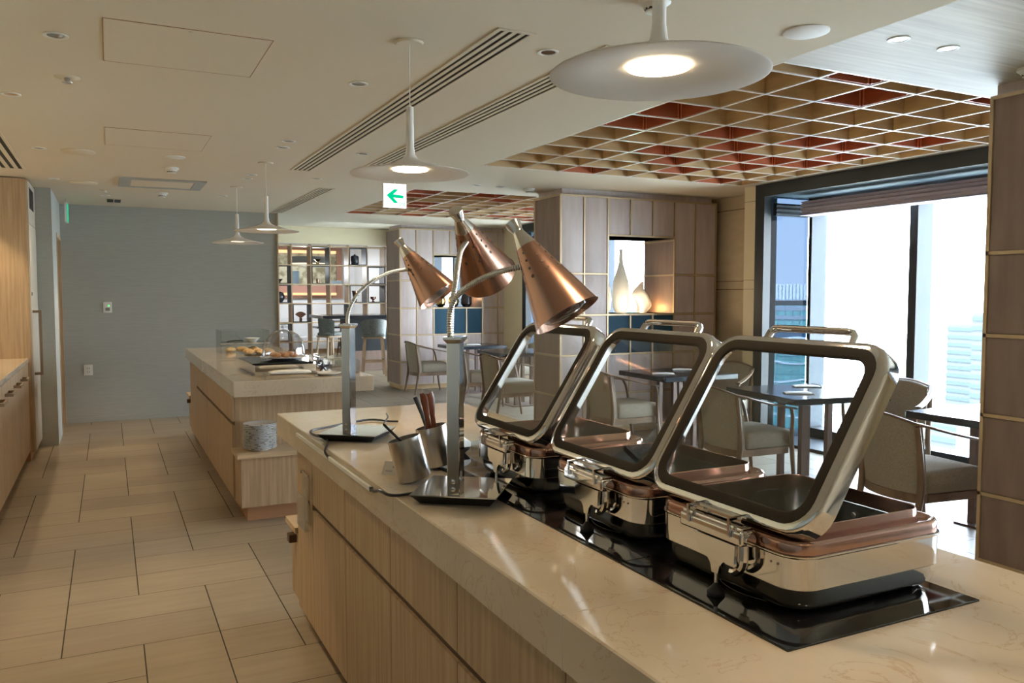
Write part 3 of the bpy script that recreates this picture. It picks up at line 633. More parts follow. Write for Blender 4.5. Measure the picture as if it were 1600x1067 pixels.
B().loft([rr(0, 0, .12, .16, .01, .0), rr(0, 0, .15, .19, .012, .018), rr(0, 0, .145, .185, .01, .018), rr(0, 0, .12, .16, .01, .003)]).build('tray_body', 'black', hold)
cloth('folded_cloth', 1.03, 2.62, .13, .17, .05, 'white folded cloth on the black tray behind the wooden tongs', z=.923, rz=15)
# label cards
def card(x, y, rz, label):
    t = thing('label_card', label, 'card', (x, y, .9), rz); b = B(); w, h = .072, .05
    b.loft([[(-w / 2, 0, 0), (-w / 2, .022, h * .75), (-w / 2, .044, 0)], [(w / 2, 0, 0), (w / 2, .022, h * .75), (w / 2, .044, 0)]]); b.build('folded_card', 'paper', t)
    q = B()
    def on(u0, u1, s0, s1): 
        q.loft([[(x_, -.0006 + .022 * s, .0006 + h * .75 * s) for x_, s in ((u0, s0), (u1, s0), (u1, s1), (u0, s1))], [(x_, -.0002 + .022 * s, .0001 + h * .75 * s) for x_, s in ((u0, s0), (u1, s0), (u1, s1), (u0, s1))]])
    for k in range(6): on(-.024 + k * .004, -.0215 + k * .004, .27, .33)
    on(-.003, .0, .55, .68); on(.001, .004, .55, .6); on(.001, .004, .64, .68)
    q.build('printed_text', 'ink', t)
card(.757, 2.34, -50, 'small beige folded label card left of the steel canister')
card(.792, 2.30, -62, 'small beige folded label card tucked behind the front card by the canister')
# cable channel and cables
cc = B().box(.675, .6848, 2.30, 2.80, .868, .884, .002, 1).box(.675, .6848, 2.815, 3.345, .868, .884, .002, 1).build('cable_channel', 'plastic_white'); tag(cc, 'white cable channel fixed along the marble edge of the near island', 'cable channel')
B().box(.676, .6847, 2.292, 2.299, .870, .882).box(.676, .6847, 2.804, 2.812, .870, .882).build('end_cap', 'cable', cc)
c1 = B().tube(spline([(.680, 2.29, .876), (.672, 2.24, .882), (.668, 2.18, .898), (.662, 2.13, .9065), (.668, 2.09, .9065), (.69, 2.075, .9065), (.735, 2.078, .9065), (.752, 2.085, .9065)], 8), .0045, 10).build('power_cable', 'cable'); tag(c1, 'black cable looping from the channel to the double heat lamp base', 'cable')
c2 = B().tube(spline([(.680, 2.808, .876), (.672, 2.83, .895), (.69, 2.88, .9065), (.715, 2.97, .9065), (.722, 3.03, .9065), (.700, 3.13, .9065), (.715, 3.23, .9065), (.80, 3.29, .9065), (.92, 3.37, .9065), (1.01, 3.40, .9065), (1.06, 3.33, .9065), (1.10, 3.30, .9065)], 8), .0045, 10).build('power_cable', 'cable'); tag(c2, 'black cable curling around the single heat lamp base', 'cable')
# acrylic holder on front
ah = thing('clear_wall_holder', 'clear acrylic holder with chrome clip on the oak end of the near island', 'holder', (.708, 3.29, .5))
B().box(-.008, -.004, -.075, .075, .02, .215).box(-.03, -.026, -.075, .075, .0, .14).box(-.026, -.008, -.075, .075, .0, .006).build('acrylic_sheet', 'acrylic', ah)
B().bar((-.012, .08, .225), (-.012, -.08, .225), .006, .006).bar((-.012, -.078, .228), (-.012, -.078, .03), .006, .006).bar((-.0, .05, .22), (-.018, .05, .22), .006, .012).build('chrome_clip', 'chrome', ah)
st = B().loft([rr(0, 0, .014, .01, .003, .0), rr(0, 0, .014, .01, .003, .003)]).build('glass_stopper', 'acrylic', loc=(.70, 3.79, .9)); tag(st, 'tiny clear stopper on the far left corner of the near island', 'stopper')

# ------------------------------------------------------------------ far island things
plate = thing('dinner_plate', 'white patterned plate at the bottom of the stack', 'plate', (.862, 5.415, .44), 0, 'stacked patterned plates on the oak ledge')
pr = B().lathe([(.055, 0), (.058, 0), (.060, .006), (.095, .013), (.106, .019), (.1065, .0205), (.105, .021), (.093, .016), (.055, .009), (.001, .009)], 0, 0, 0, 48).build('plate_body', 'porcelain', plate, 50)
def marks():
    b = B()
    for a0, w in ((10, 9), (70, 5), (120, 12), (175, 6), (230, 14), (262, 5), (300, 10), (335, 4)):
        L = []
        for rr_, z in ((.1067, .0165), (.1072, .0208)): L.append([(rr_ * math.cos(R_(a0 + w * k / 5)), rr_ * math.sin(R_(a0 + w * k / 5)), z) for k in range(6)])
        b.loft(L, (False, False), False)
    return b.build('glaze_mark', 'plate_mark', plate)
marks()
N_P = 16; words = ['second', 'third', 'fourth', 'fifth', 'sixth', 'seventh', 'eighth', 'ninth', 'tenth', 'eleventh', 'twelfth', 'thirteenth', 'fourteenth', 'fifteenth']
for k in range(1, N_P):
    lab = 'topmost white patterned plate of the stack' if k == N_P - 1 else 'white patterned plate, %s from the bottom of the stack' % words[k - 1]
    dup(plate, (.862 + random.uniform(-.002, .002), 5.415 + random.uniform(-.002, .002), .44 + .0103 * k), random.uniform(0, 360), lab)
# mirrored riser with dome
rs = thing('mirrored_riser', 'mirrored display box with a black glass top under the glass dome', 'display riser', (1.075, 5.95, .9))
bx('mirror_box', 'chrome', -.205, .205, -.33, .33, 0.0005, .072, rs, .002); bx('glass_top', 'blackglass', -.215, .195, -.30, .33, .0725, .084, rs, .002)
tag(bx('display_riser', 'chrome', .98, 1.25, 6.75, 7.35, .9, .955, bev=.002), 'low mirrored display tray holding pale bread rolls behind the dome', 'display riser')
pl = B().lathe([(.07, 0), (.075, 0), (.13, .012), (.165, .018), (.166, .020), (.13, .016), (.07, .006), (.001, .006)], 1.12, 5.92, .984, 48).build('serving_plate', 'porcelain'); tag(pl, 'white serving plate under the glass dome', 'plate')
dm = thing('glass_dome', 'clear fluted glass dome over the glazed pastries', 'dome cover', (1.12, 5.92, 1.005))
prof = [(.150, 0), (.153, .004), (.152, .03), (.146, .075), (.128, .125), (.098, .160), (.06, .183), (.02, .192), (.012, .194)]
dmb = B(); n_ = 64
dmb.loft([[((r - .004 * (abs(math.sin(5 * th)) ** 6) * (1 if r > .03 else 0)) * math.cos(th), (r - .004 * (abs(math.sin(5 * th)) ** 6) * (1 if r > .03 else 0)) * math.sin(th), z) for th in [2 * math.pi * i / n_ for i in range(n_)]] for r, z in prof + [(r - .003, z - .003 if z > .1 else z) for r, z in prof[::-1]]], (False, False))
dmb.build('dome_body', 'domeglass', dm, 60)
kb = B().lathe([(.008, .194), (.007, .20), (.010, .204), (.016, .212), (.0165, .220), (.012, .228), (.003, .232)], n=20); 
for a in range(3): kb.lathe([(.002, -.009), (.009, -.004), (.010, .0), (.009, .004), (.002, .009)], .022 * math.cos(a * 2.1), .022 * math.sin(a * 2.1), .212, 12)
kb.build('dome_knob', 'domeglass', dm, 60)
def blob(name, m, x, y, z, sx, sy, sz, seed, label, cat, group=None):
    rnd = random.Random(seed); b = B(); n_ = 14; L = []
    for k in range(9):
        th = math.pi * k / 8; r = math.sin(th); L.append([(sx * max(r, .02) * math.cos(2 * math.pi * i / n_) * (1 + rnd.uniform(-.07, .07)), sy * max(r, .02) * math.sin(2 * math.pi * i / n_) * (1 + rnd.uniform(-.07, .07)), sz * (1 - math.cos(th))) for i in range(n_)])
    b.loft(L); o = b.build(name, m, None, 80, (x, y, z)); o.rotation_euler = (0, 0, rnd.uniform(0, 3)); return tag(o, label, cat, group)
posn = ['left front', 'front', 'right front', 'left', 'middle', 'right', 'left rear', 'rear', 'right rear']
k = 0
for j in range(3):
    for i in range(3):
        blob('glazed_pastry', 'pastry', 1.06 + .06 * i, 5.865 + .055 * j, 1.0 if True else 0, .033, .030, .019, k, 'small glazed brown pastry under the dome, %s of the heap' % posn[k], 'pastry', 'glazed pastries under the dome'); k += 1
for k in range(6):
    blob('bread_roll', 'bread', 1.03 + .08 * (k % 3), 6.85 + .14 * (k // 3), .956, .032, .044, .022, 30 + k, 'pale bread roll on the low mirrored tray behind the dome, %s' % ['front left', 'front middle', 'front right', 'rear left', 'rear middle', 'rear right'][k], 'bread roll', 'bread rolls on the mirrored tray')
# acrylic bread box
ab = thing('acrylic_bread_box', 'clear two-tier acrylic bread box at the far left of the far island', 'display box', (1.15, 8.15, .9))
w, l = .22, .2
bb = B().box(-w, -w + .004, -l, l, 0, .21).box(w - .004, w, -l, l, 0, .21).box(-w + .004, w - .004, l - .004, l, 0, .21).box(-w + .004, w - .004, -l, -l + .004, 0, .21); bb.build('acrylic_wall', 'acrylic', ab)
bx('box_shelf', 'acrylic', -w + .005, w - .005, -l + .005, l - .005, .086, .092, ab); bx('box_frame', 'steel', -w - .002, w + .002, -l - .004, -l - .001, .082, .094, ab)
for k in range(3): blob('baguette_piece', 'bread', 1.03 + .11 * k, 8.06 + .03 * k, .901, .07, .04, .025, 50 + k, 'piece of bread on the lower tier of the acrylic box, %s' % ['left', 'middle', 'right'][k], 'bread', 'bread in the acrylic box')
ob = B().lathe([(.03, 0), (.035, 0), (.07, .035), (.072, .037), (.066, .034), (.03, .005), (.001, .005)], 1.24, 8.13, .993, 32).build('white_bowl', 'porcelain'); tag(ob, 'white bowl on the upper tier of the acrylic bread box', 'bowl')
tb = B().tube([(1.0, 8.05, 1.002), (1.08, 8.1, 1.008), (1.15, 8.12, 1.004)], .008, 8).build('serving_tongs', 'black'); tag(tb, 'dark tongs lying on the upper tier of the acrylic bread box', 'tongs')
# tongs on the marble
tb = B().bar((.95, 6.55, .905), (.97, 6.95, .93), .012, .003).bar((.97, 6.55, .905), (.985, 6.95, .93), .012, .003).build('bread_tongs', 'steel'); tag(tb, 'steel tongs lying on the marble left of the dome', 'tongs')
# napkin on acrylic stand
na = thing('acrylic_stand', 'clear acrylic stand under the folded white napkin', 'stand', (1.06, 5.40, .9))
B().box(-.17, -.164, -.06, .06, 0, .035).box(.164, .17, -.06, .06, 0, .035).box(-.164, .164, -.06, .06, .029, .035).build('acrylic_body', 'acrylic', na)
cloth('folded_napkin', 1.06, 5.41, .26, .11, .018, 'folded white napkin on the acrylic stand at the near edge of the far island', z=.936, seed=4)
pp = B().lathe([(.05, 0), (.055, 0), (.085, .012), (.095, .017), (.094, .019), (.05, .007), (.001, .007)], 1.33, 5.50, .9, 40).build('side_plate', 'porcelain'); tag(pp, 'empty cream side plate right of the folded napkin', 'plate')
def star(x, y, z, s, label):
    b = B(); t_ = thing('star_ornament', label, 'ornament', (x, y, z)); P0 = []
    for k in range(10):
        r = s if k % 2 == 0 else s * .4; a = R_(90 + 36 * k); P0.append((r * math.cos(a), 0, r * math.sin(a) + s * .82))
    f = [(p[0], -.006, p[2]) for p in P0]; g = [(p[0], .006, p[2]) for p in P0]
    va = [b.v(p) for p in f]; vb = [b.v(p) for p in g]; ca = b.v((0, -.016, s * .82)); cb = b.v((0, .016, s * .82))
    for k in range(10): q = (k + 1) % 10; b.face([va[k], va[q], vb[q], vb[k]]); b.face([ca, va[q], va[k]]); b.face([cb, vb[k], vb[q]])
    b.build('star_body', 'darkglaze', t_, 20)
star(1.36, 5.75, .9, .045, 'dark faceted star ornament standing beside the mirrored riser, nearer of two'); star(1.42, 6.15, .9, .05, 'dark faceted star ornament beside the mirrored riser, farther of two')
for k, (x, y, lb) in enumerate(((1.48, 5.72, 'clear acrylic box at the right edge of the far island, nearer'), (1.48, 6.15, 'clear acrylic box at the right edge of the far island, farther'))):
    t_ = thing('acrylic_box', lb, 'box', (x, y, .9)); B().box(-.1, -.096, -.15, .15, 0, .09).box(.096, .1, -.15, .15, 0, .09).box(-.096, .096, -.15, -.146, 0, .09).box(-.096, .096, .146, .15, 0, .09).build('acrylic_wall', 'acrylic', t_); bx('copper_base', 'copper_sh', -.09, .09, -.14, .14, .0, .01, t_)

# ------------------------------------------------------------------ pendants and ceiling fittings
def pendant(y, label):
    t = thing('pendant_lamp', label, 'pendant lamp', (1.096, y, 1.93), 0, 'white disc pendant lamps'); z = CZ - 1.93
    B().lathe([(.070, .022), (.15, .012), (.235, .0), (.240, .0015), (.236, .0045), (.15, .022), (.07, .042), (.035, .058), (.020, .078), (.0155, .11), (.0145, .20), (.0145, .265), (.006, .27)], n=64, cap=(False, True)).build('lamp_shade', 'lampwhite', t, 60)
    B().lathe([(.0695, .0215), (.0695, .016), (.0001, .0155)], n=48, cap=(False, False)).build('led_panel', 'led', t)
    B().cyl(0, 0, .265, z - .008, .0022, 8).build('cable', 'lampwhite', t); B().lathe([(.052, z - .010), (.058, z - .001)], n=32).build('canopy', 'ceil', t)
    l = spot(1.096, y, 1.93 + .012, 16, 140, (1, .74, .46), .06, .8); return t
for y, lab in ((1.475, 'nearest and largest-looking white disc pendant lamp, top right'), (3.11, 'second white disc pendant lamp, beside the green arrow sign'), (6.39, 'third white disc pendant lamp, above the far island'), (7.95, 'farthest white disc pendant lamp, leftmost in the photo')): pendant(y, lab)
def vent(x0, x1, y0, y1, label):
    t = thing('linear_air_grille', label, 'air vent', (x0, y0, CZ)); w = x1 - x0; L = y1 - y0; b = B(); f = .018
    b.box(0, f, 0, L, -.005, -.0005).box(w - f, w, 0, L, -.005, -.0005).box(f, w - f, 0, f, -.005, -.0005).box(f, w - f, L - f, L, -.005, -.0005)
    n_ = 4; sl = (w - 2 * f) / (n_ * 2 - 1)
    for k in range(1, n_): b.box(f + sl * (2 * k - 1), f + sl * 2 * k, f, L - f, -.004, -.001)
    b.build('grille_frame', 'ceil', t); bx('grille_slot', 'vdark', f, w - f, f, L - f, -.0009, -.0003, t)
vent(1.336, 1.496, 2.79, 6.67, 'long cream linear ceiling grille, left of the long pair'); vent(1.815, 1.972, 2.79, 6.63, 'long cream linear ceiling grille, right of the long pair')
vent(1.805, 1.945, 7.65, 10.22, 'farther short linear ceiling grille near the grey wall'); vent(-.80, -.565, 2.5, 7.58, 'linear ceiling grille at the left edge above the cabinets')
t = thing('square_air_vent', 'small dark square ceiling vent near the grey wall', 'air vent', (.08, 9.66, CZ)); bx('vent_frame', 'ceil', -.078, .078, -.17, .17, -.006, -.0005, t)
B().box(-.066, -.005, -.155, -.005, -.007, -.0062).box(.005, .066, -.155, -.005, -.007, -.0062).box(-.066, -.005, .005, .155, -.007, -.0062).box(.005, .066, .005, .155, -.007, -.0062).build('vent_slot', 'vdark', t)
def downlight(x, y, z, label, on=0, w=.045):
    t = thing('downlight', label, 'downlight', (x, y, z), 0, 'recessed downlights'); B().lathe([(w, -.0005), (w, -.004), (w - .008, -.005), (w - .014, -.002)], n=28, cap=(False, False)).build('trim_ring', 'plastic_white', t); B().lathe([(w - .014, -.002), (w - .018, -.0012), (.001, -.001)], n=24, cap=(False, False)).build('reflector', 'chrome', t)
    if on: spot(x, y, z - .01, on, 62)
DL = [(-.156, 3.639, 'nearest left downlight above the aisle tiles', 60), (-.409, 4.79, 'downlight at the left edge of the photo', 22), (-.40, 6.45, 'small downlight left of the round ceiling speaker', 22), (-.395, 8.09, 'small downlight near the wooden tall cabinet', 20), (1.09, 3.82, 'downlight left of the long grilles', 14), (1.653, 2.98, 'downlight between the two long grilles, near', 14),
      (1.648, 5.68, 'downlight between the two long grilles, far', 12), (1.08, 5.43, 'downlight of a close pair above the far island, nearer', 10), (1.09, 5.68, 'downlight of a close pair above the far island, farther', 0), (1.10, 7.08, 'far downlight of a pair by the pendant canopies, nearer', 10), (1.10, 7.32, 'far downlight of a pair by the pendant canopies, farther', 0), (1.07, 8.72, 'downlight above the far end of the far island', 10), (1.64, 7.07, 'downlight right of the far pendant lamps', 10), (.0, 9.2, 'downlight before the grey wall', 45)]
for x, y, lb, e in DL: downlight(x, y, CZ, lb, e)
for x, y, lb in ((3.228, 7.237, 'downlight left in the strip before the far coffers'), (3.495, 7.261, 'small downlight, middle in the strip before the far coffers'), (2.97, 2.35, 'left of the downlights in the wood-grain ceiling'), (3.27, 2.34, 'right of the downlights in the wood-grain ceiling')): downlight(x, y, DZ, lb, 0)
for x, y in ((.6, .2), (-.2, 1.2), (-.1, 2.4), (1.3, .2), (2.2, .6)): spot(x, y, CZ - .01, 16, 70)
def disc(name, x, y, z, r, label, cat, m='plastic_white', h=.008):
    tag(B().lathe([(r, -.0005), (r, -h * .6), (r * .9, -h), (.001, -h)], x, y, z, 40).build(name, m), label, cat)
disc('ceiling_speaker', 2.405, 2.311, CZ, .085, 'round grey-white ceiling speaker near the wood-grain ceiling', 'speaker', 'lampwhite'); disc('ceiling_speaker', -.16, 6.47, CZ, .11, 'round cream ceiling speaker above the aisle', 'speaker', 'ceil', .012)
disc('ceiling_speaker', -.17, 8.24, CZ, .11, 'round cream ceiling speaker near the grey wall', 'speaker', 'ceil', .012); disc('ceiling_disc', .464, 6.42, CZ, .07, 'flat round white disc above the smoke detector', 'ceiling fitting')
def detector(x, y, z, label):
    t = thing('smoke_detector', label, 'smoke detector', (x, y, z)); B().lathe([(.055, -.0005), (.055, -.012), (.045, -.018), (.036, -.03), (.030, -.042), (.001, -.045)], n=32).build('housing', 'plastic_white', t)
    B().lathe([(.0365, -.0305), (.0335, -.0375)], n=12, cap=(False, False)).build('sensor_slot', 'vdark', t)
detector(1.69, 2.30, CZ, 'smoke detector at the top edge of the photo, left of the large pendant stem'); detector(.474, 6.98, CZ, 'smoke detector on the ceiling above the aisle'); detector(.50, 8.72, CZ, 'smoke detector near the grey wall'); detector(3.81, 7.25, DZ, 'grey smoke detector in the strip before the far coffers'); detector(3.90, 2.37, DZ, 'smoke detector at the right edge beside the brown partition')
def sprinkler(x, y, label):
    t = thing('sprinkler_head', label, 'sprinkler', (x, y, CZ)); B().lathe([(.055, -.0005), (.05, -.004), (.001, -.005)], n=28).build('rosette', 'ceil', t); B().lathe([(.012, -.005), (.014, -.018), (.022, -.022), (.02, -.026), (.001, -.028)], n=16).build('head', 'steel', t)
sprinkler(-.143, 4.31, 'sprinkler head above the aisle, left of the large access panel'); sprinkler(.0, 8.75, 'sprinkler head near the grey wall')
def access(x0, x1, y0, y1, label):
    t = thing('access_panel', label, 'ceiling hatch', (x0, y0, CZ)); w = x1 - x0; L = y1 - y0; bx('hatch', 'ceil', .004, w - .004, .004, L - .004, -.002, -.0005, t)
    g = .002; B().box(0, g, 0, L, -.0024, -.0004).box(w - g, w, 0, L, -.0024, -.0004).box(g, w - g, 0, g, -.0024, -.0004).box(g, w - g, L - g, L, -.0024, -.0004).build('joint', 'kick', t)
    B().lathe([(.008, -.002), (.008, -.005)], w * .5, .03, 0, 12).build('latch', 'ceil', t)
access(.006, .611, 3.33, 3.93, 'large square ceiling access panel, nearer'); access(.006, .611, 5.47, 6.09, 'square ceiling access panel, farther')
t = thing('ceiling_cassette', 'rectangular grey-framed ceiling air cassette above the aisle', 'air conditioner', (.11, 7.68, CZ)); B().box(0, .70, 0, .09, -.012, -.0005).box(0, .70, .55, .64, -.012, -.0005).box(0, .09, .09, .55, -.012, -.0005).box(.61, .70, .09, .55, -.012, -.0005).build('cassette_frame', 'wallgrey', t); bx('cassette_panel', 'ceil', .095, .605, .095, .545, -.010, -.0005, t)
# signs
t = thing('exit_sign', 'white illuminated hanging sign with a green left arrow and small running figure', 'sign', (2.103, 6.65, 2.185)); sw = .205; sh_ = .205
bx('sign_box', 'plastic_white', 0, sw, .004, .03, 0, sh_, t); bx('sign_face', 'signwhite', .002, sw - .002, 0, .0038, .002, sh_ - .002, t); B().cyl(sw / 2, .017, sh_, CZ - 2.185, .008, 10).build('hanger', 'steel', t)
def px(u, v): return ((u - 345) / 625 * sw, 1 - (v - 130) / 700)
ar = [(428, 470), (630, 292), (745, 295), (608, 440), (885, 462), (880, 545), (608, 535), (745, 690), (630, 692)]
B().loft([[(px(u, v)[0], y, px(u, v)[1] * sh_) for u, v in ar] for y in (-.0022, -.0002)]).build('green_arrow', 'signgreen', t)
fg = B()
for (u0, u1, v0, v1) in ((783, 800, 650, 775), (893, 910, 655, 775), (843, 858, 668, 682), (835, 858, 684, 715), (828, 840, 715, 735), (856, 868, 715, 735), (800, 812, 655, 664), (800, 812, 766, 775)):
    a, c = px(u0, v1), px(u1, v0); fg.box(a[0], c[0], -.0022, -.0002, a[1] * sh_, c[1] * sh_)
fg.build('green_figure', 'signgreen', t)
t = thing('exit_sign', 'green-edged exit sign seen edge-on near the grey wall', 'sign', (-.37, 9.6, 2.2)); bx('sign_box', 'plastic_white', -.012, .012, 0, .2, 0, .2, t); bx('sign_face', 'signgreen', .0122, .016, .005, .195, .005, .195, t); bx('hanger', 'steel', -.005, .005, .09, .11, .2, CZ - 2.2, t)
# wall plates
t = thing('thermostat_switch', 'white wall switch with a green light on the grey wall', 'switch', (-.01, 10.3, 1.304)); bx('plate', 'plastic_white', -.045, .045, -.01, -.0005, -.06, .06, t, .003); bx('screen', 'ink', -.022, .022, -.013, -.0102, -.04, -.005, t); bx('indicator_light', 'ledgreen', .004, .02, -.013, -.0102, .01, .026, t)
t = thing('wall_outlet', 'white power outlet low on the grey wall', 'outlet', (-.223, 10.3, .596)); bx('plate', 'plastic_white', -.045, .045, -.008, -.0005, -.06, .06, t, .003); B().box(-.012, -.007, -.009, -.0081, .01, .03).box(.007, .012, -.009, -.0081, .01, .03).box(-.012, -.007, -.009, -.0081, -.03, -.01).box(.007, .012, -.009, -.0081, -.03, -.01).build('socket_slot', 'ink', t)

# ------------------------------------------------------------------ left cabinets
lc = ['nearest the tall cabinet', 'second from the tall cabinet', 'third from the tall cabinet', 'fourth from the tall cabinet', 'fifth from the tall cabinet', 'sixth from the tall cabinet', 'seventh from the tall cabinet', 'eighth from the tall cabinet', 'ninth from the tall cabinet']
ycur = 8.1
for k, wd in enumerate((.42, .42, .55, .55, .55, .55, .9, .9, .9)):
    y1 = ycur; y0 = ycur - wd; ycur = y0; t = thing('base_cabinet', 'oak base cabinet along the left wall, %s' % lc[k], 'cabinet', (-1.298, y0, 0), 0, 'oak base cabinets along the left wall')
    bx('carcass', 'oak', 0, .645, 0, wd, .1, .862, t); bx('plinth', 'kick', 0, .60, 0, wd, 0, .1, t)
    dr = bx('door', 'oak', .646, .662, .002, wd - .002, .1, .855, t)
    if k: B().box(.662, .700, wd * .30, wd * .30 + .012, .765, .785).box(.662, .700, wd * .72 - .012, wd * .72, .765, .785).box(.700, .712, wd * .30, wd * .72, .765, .785).build('door_handle', 'pull', dr)
o = B().box(-1.3, -.63, ycur, 8.1, .862, .9, .002, 1).build('countertop', 'marble'); tag(o, 'pale stone countertop along the left wall', 'countertop')
t = thing('tall_cabinet', 'tall oak cabinet with pale door and long brown pull, left of the grey wall', 'cabinet', (-1.3, 8.1, 0)); bx('side_panel', 'oak', 0, .69, 0, .72, .08, 2.44, t); bx('plinth', 'kick', 0, .66, .02, .7, 0, .08, t)
dr = bx('door', 'doorpale', .691, .706, .004, .716, .09, 2.06, t); bx('upper_door', 'doorpale', .691, .706, .004, .716, 2.066, 2.43, t)
B().box(.706, .755, .08, .10, 1.29, 1.312).box(.706, .755, .08, .10, .745, .767).box(.755, .773, .08, .10, .745, 1.312).build('pull_handle', 'pull', dr)
vv = B()
for k in range(5): vv.box(.706, .709, .12 + .09 * k, .17 + .09 * k, 2.2, 2.38)
vv.build('vent_slot', 'vdark', t); bx('lock', 'black', .706, .711, .05, .075, 1.44, 1.47, t)
tag(B().lathe([(.09, 0), (.10, .003), (.001, .004)], -1.02, 7.35, .9005, 32).build('black_mat', 'black'), 'small black round mat on the left countertop', 'mat')
spot(-.98, 7.75, CZ - .01, 34, 80); spot(-.98, 6.6, CZ - .01, 22, 80); spot(-.98, 5.2, CZ - .01, 20, 80)

# ------------------------------------------------------------------ dining chairs
def make_chair():
    t = thing('dining_armchair', 'x', 'chair', (0, 0, 0), 0, 'upholstered dining armchairs'); ny = 12
    def backpt(v, z, off): # v in -1..1 ; back surface bulges to -x
        lean = -.05 * (z - .33) / .42; return (-.235 - .055 * (1 - v * v) + lean + off, .215 * v * (1 - .0 * off), z)
    L = []
    for k in range(ny + 1):
        v = -1 + 2 * k / ny; zt = .725 + .04 * (1 - v * v); zb = .325
        ring = []
        for (z, o) in ((zb, 0), ((zb + zt) / 2, 0), (zt - .012, 0), (zt, .010), (zt, .034), (zt - .012, .045), ((zb + zt) / 2, .05), (zb, .05)): ring.append(backpt(v, z, o))
        L.append(ring)
    B().loft(L).build('backrest', 'fabric', t, 50)
    B().loft([[backpt(-1 + 2 * k / ny, z, o) for z, o in ((.272, -.004), (.324, -.004), (.324, .054), (.272, .054))] for k in range(ny + 1)]).build('back_rail', 'chairwood', t)
    s = B(); 
    s.loft([rr(.02, 0, .42, .42, .03, .322), rr(.02, 0, .45, .45, .04, .334), rr(.02, 0, .455, .455, .045, .425), rr(.02, 0, .44, .44, .05, .446), rr(.02, 0, .36, .36, .06, .454)]); s.build('seat', 'fabric', t, 60)
    B().loft([rr(.01, 0, .43, .43, .02, .272), rr(.01, 0, .43, .43, .02, .321)]).build('seat_frame', 'chairwood', t)
    for sy in (-1, 1):
        B().tube(spline([(-.305, .225 * sy, .0), (-.262, .225 * sy, .22), (-.245, .226 * sy, .36), (-.262, .229 * sy, .55), (-.285, .228 * sy, .715)], 5), lambda q: (.013 + .007 * math.sin(q * 3.14), .016 + .005 * math.sin(q * 3.14)), 8).build('leg', 'chairwood', t, 60)
        B().tube(spline([(.262, .235 * sy, 0), (.235, .238 * sy, .2), (.215, .243 * sy, .38), (.195, .27 * sy, .55), (.165, .285 * sy, .619)], 5), lambda q: (.0115 + .007 * math.sin(min(q * 1.6, 1) * 3.14), .0125 + .004 * math.sin(q * 3.14)), 8).build('leg', 'chairwood', t, 60)
    P = [(.205, .284, .616), (.12, .288, .630), (0, .283, .655), (-.12, .272, .684), (-.22, .25, .712), (-.283, .222, .728), (-.318, .15, .748), (-.338, .07, .764), (-.345, 0, .768)]
    P = P + [(x, -y, z) for x, y, z in P[-2::-1]]
    B().tube(spline(P, 5), lambda q: (.0085 + .0, .017 + .010 * (1 - math.sin(q * 3.14)) * 1.0), 10).build('armrest', 'chairwood', t, 60)
    return t
chair0 = make_chair(); used = [False]
def place_chair(x, y, rz, label):
    if not used[0]:
        used[0] = True; chair0.location = (x, y, 0); chair0.rotation_euler = (0, 0, R_(rz)); chair0['label'] = label; return chair0
    return dup(chair0, (x, y, 0), rz, label)
place_chair(4.32, 3.17, -8, 'large beige armchair seen from behind at the right, beside the brown partition')
place_chair(4.30, 4.64, -3, 'beige armchair seen from behind through the nearest chafing dish lid')
place_chair(4.30, 6.28, -3, 'beige armchair seen through the middle chafing dish lid')
place_chair(4.20, 8.45, 0, 'beige armchair seen through the farthest chafing dish lid, behind the lamp shade')
place_chair(4.30, 9.62, -3, 'beige armchair right of the double lamp post, nearer of the two there')
place_chair(4.22, 11.20, 0, 'beige armchair left of the double lamp post, beside the mauve partition')
place_chair(5.33, 6.15, 205, 'curved-back armchair by the cream column at the window')
place_chair(5.42, 4.30, 200, 'curved-back armchair facing the camera before the dark window mullion')
place_chair(5.25, 10.2, 185, 'armchair on the window side of the far tables, behind the lamp post')

# ------------------------------------------------------------------ dining tables
def make_table():
    t = thing('dining_table', 'x', 'table', (0, 0, 0), 0, 'square dark dining tables')
    B().box(-.41, .41, -.39, .39, .662, .707, .004, 1).build('tabletop', 'tabletop', t)
    for sx in (-1, 1):
        for sy in (-1, 1): B().loft([[(.115 * sx + a * .020, .115 * sy + c * .020, z) for a, c in ((-1, -1), (1, -1), (1, 1), (-1, 1))] for z in (.012, .662)]).build('leg', 'tableleg', t)
    B().box(-.19, .19, -.19, .19, 0, .012, .002, 1).build('base_plate', 'tableleg', t); return t
tab0 = make_table(); tused = [False]
def place_table(x, y, rz, label, sx=1, sy=1):
    if not tused[0]: tused[0] = True; o = tab0; o.location = (x, y, 0); o.rotation_euler = (0, 0, R_(rz)); o['label'] = label
    else: o = dup(tab0, (x, y, 0), rz, label)
    o.scale = (sx, sy, 1); return o
place_table(4.96, 3.09, 0, 'dark square dining table beside the brown partition at the right', 1, 1)
place_table(4.80, 4.55, -8, 'dark square dining table seen through the nearest chafing dish lid', 1.03, 1.1)
place_table(4.86, 6.20, -2, 'dark square dining table seen through the middle chafing dish lid')
place_table(4.82, 9.45, 0, 'dark square dining table behind the lamp post, nearer of the two', 1, 1.1)
place_table(4.80, 10.95, 0, 'dark square dining table before the mauve partition, farther of the two', 1, .9)
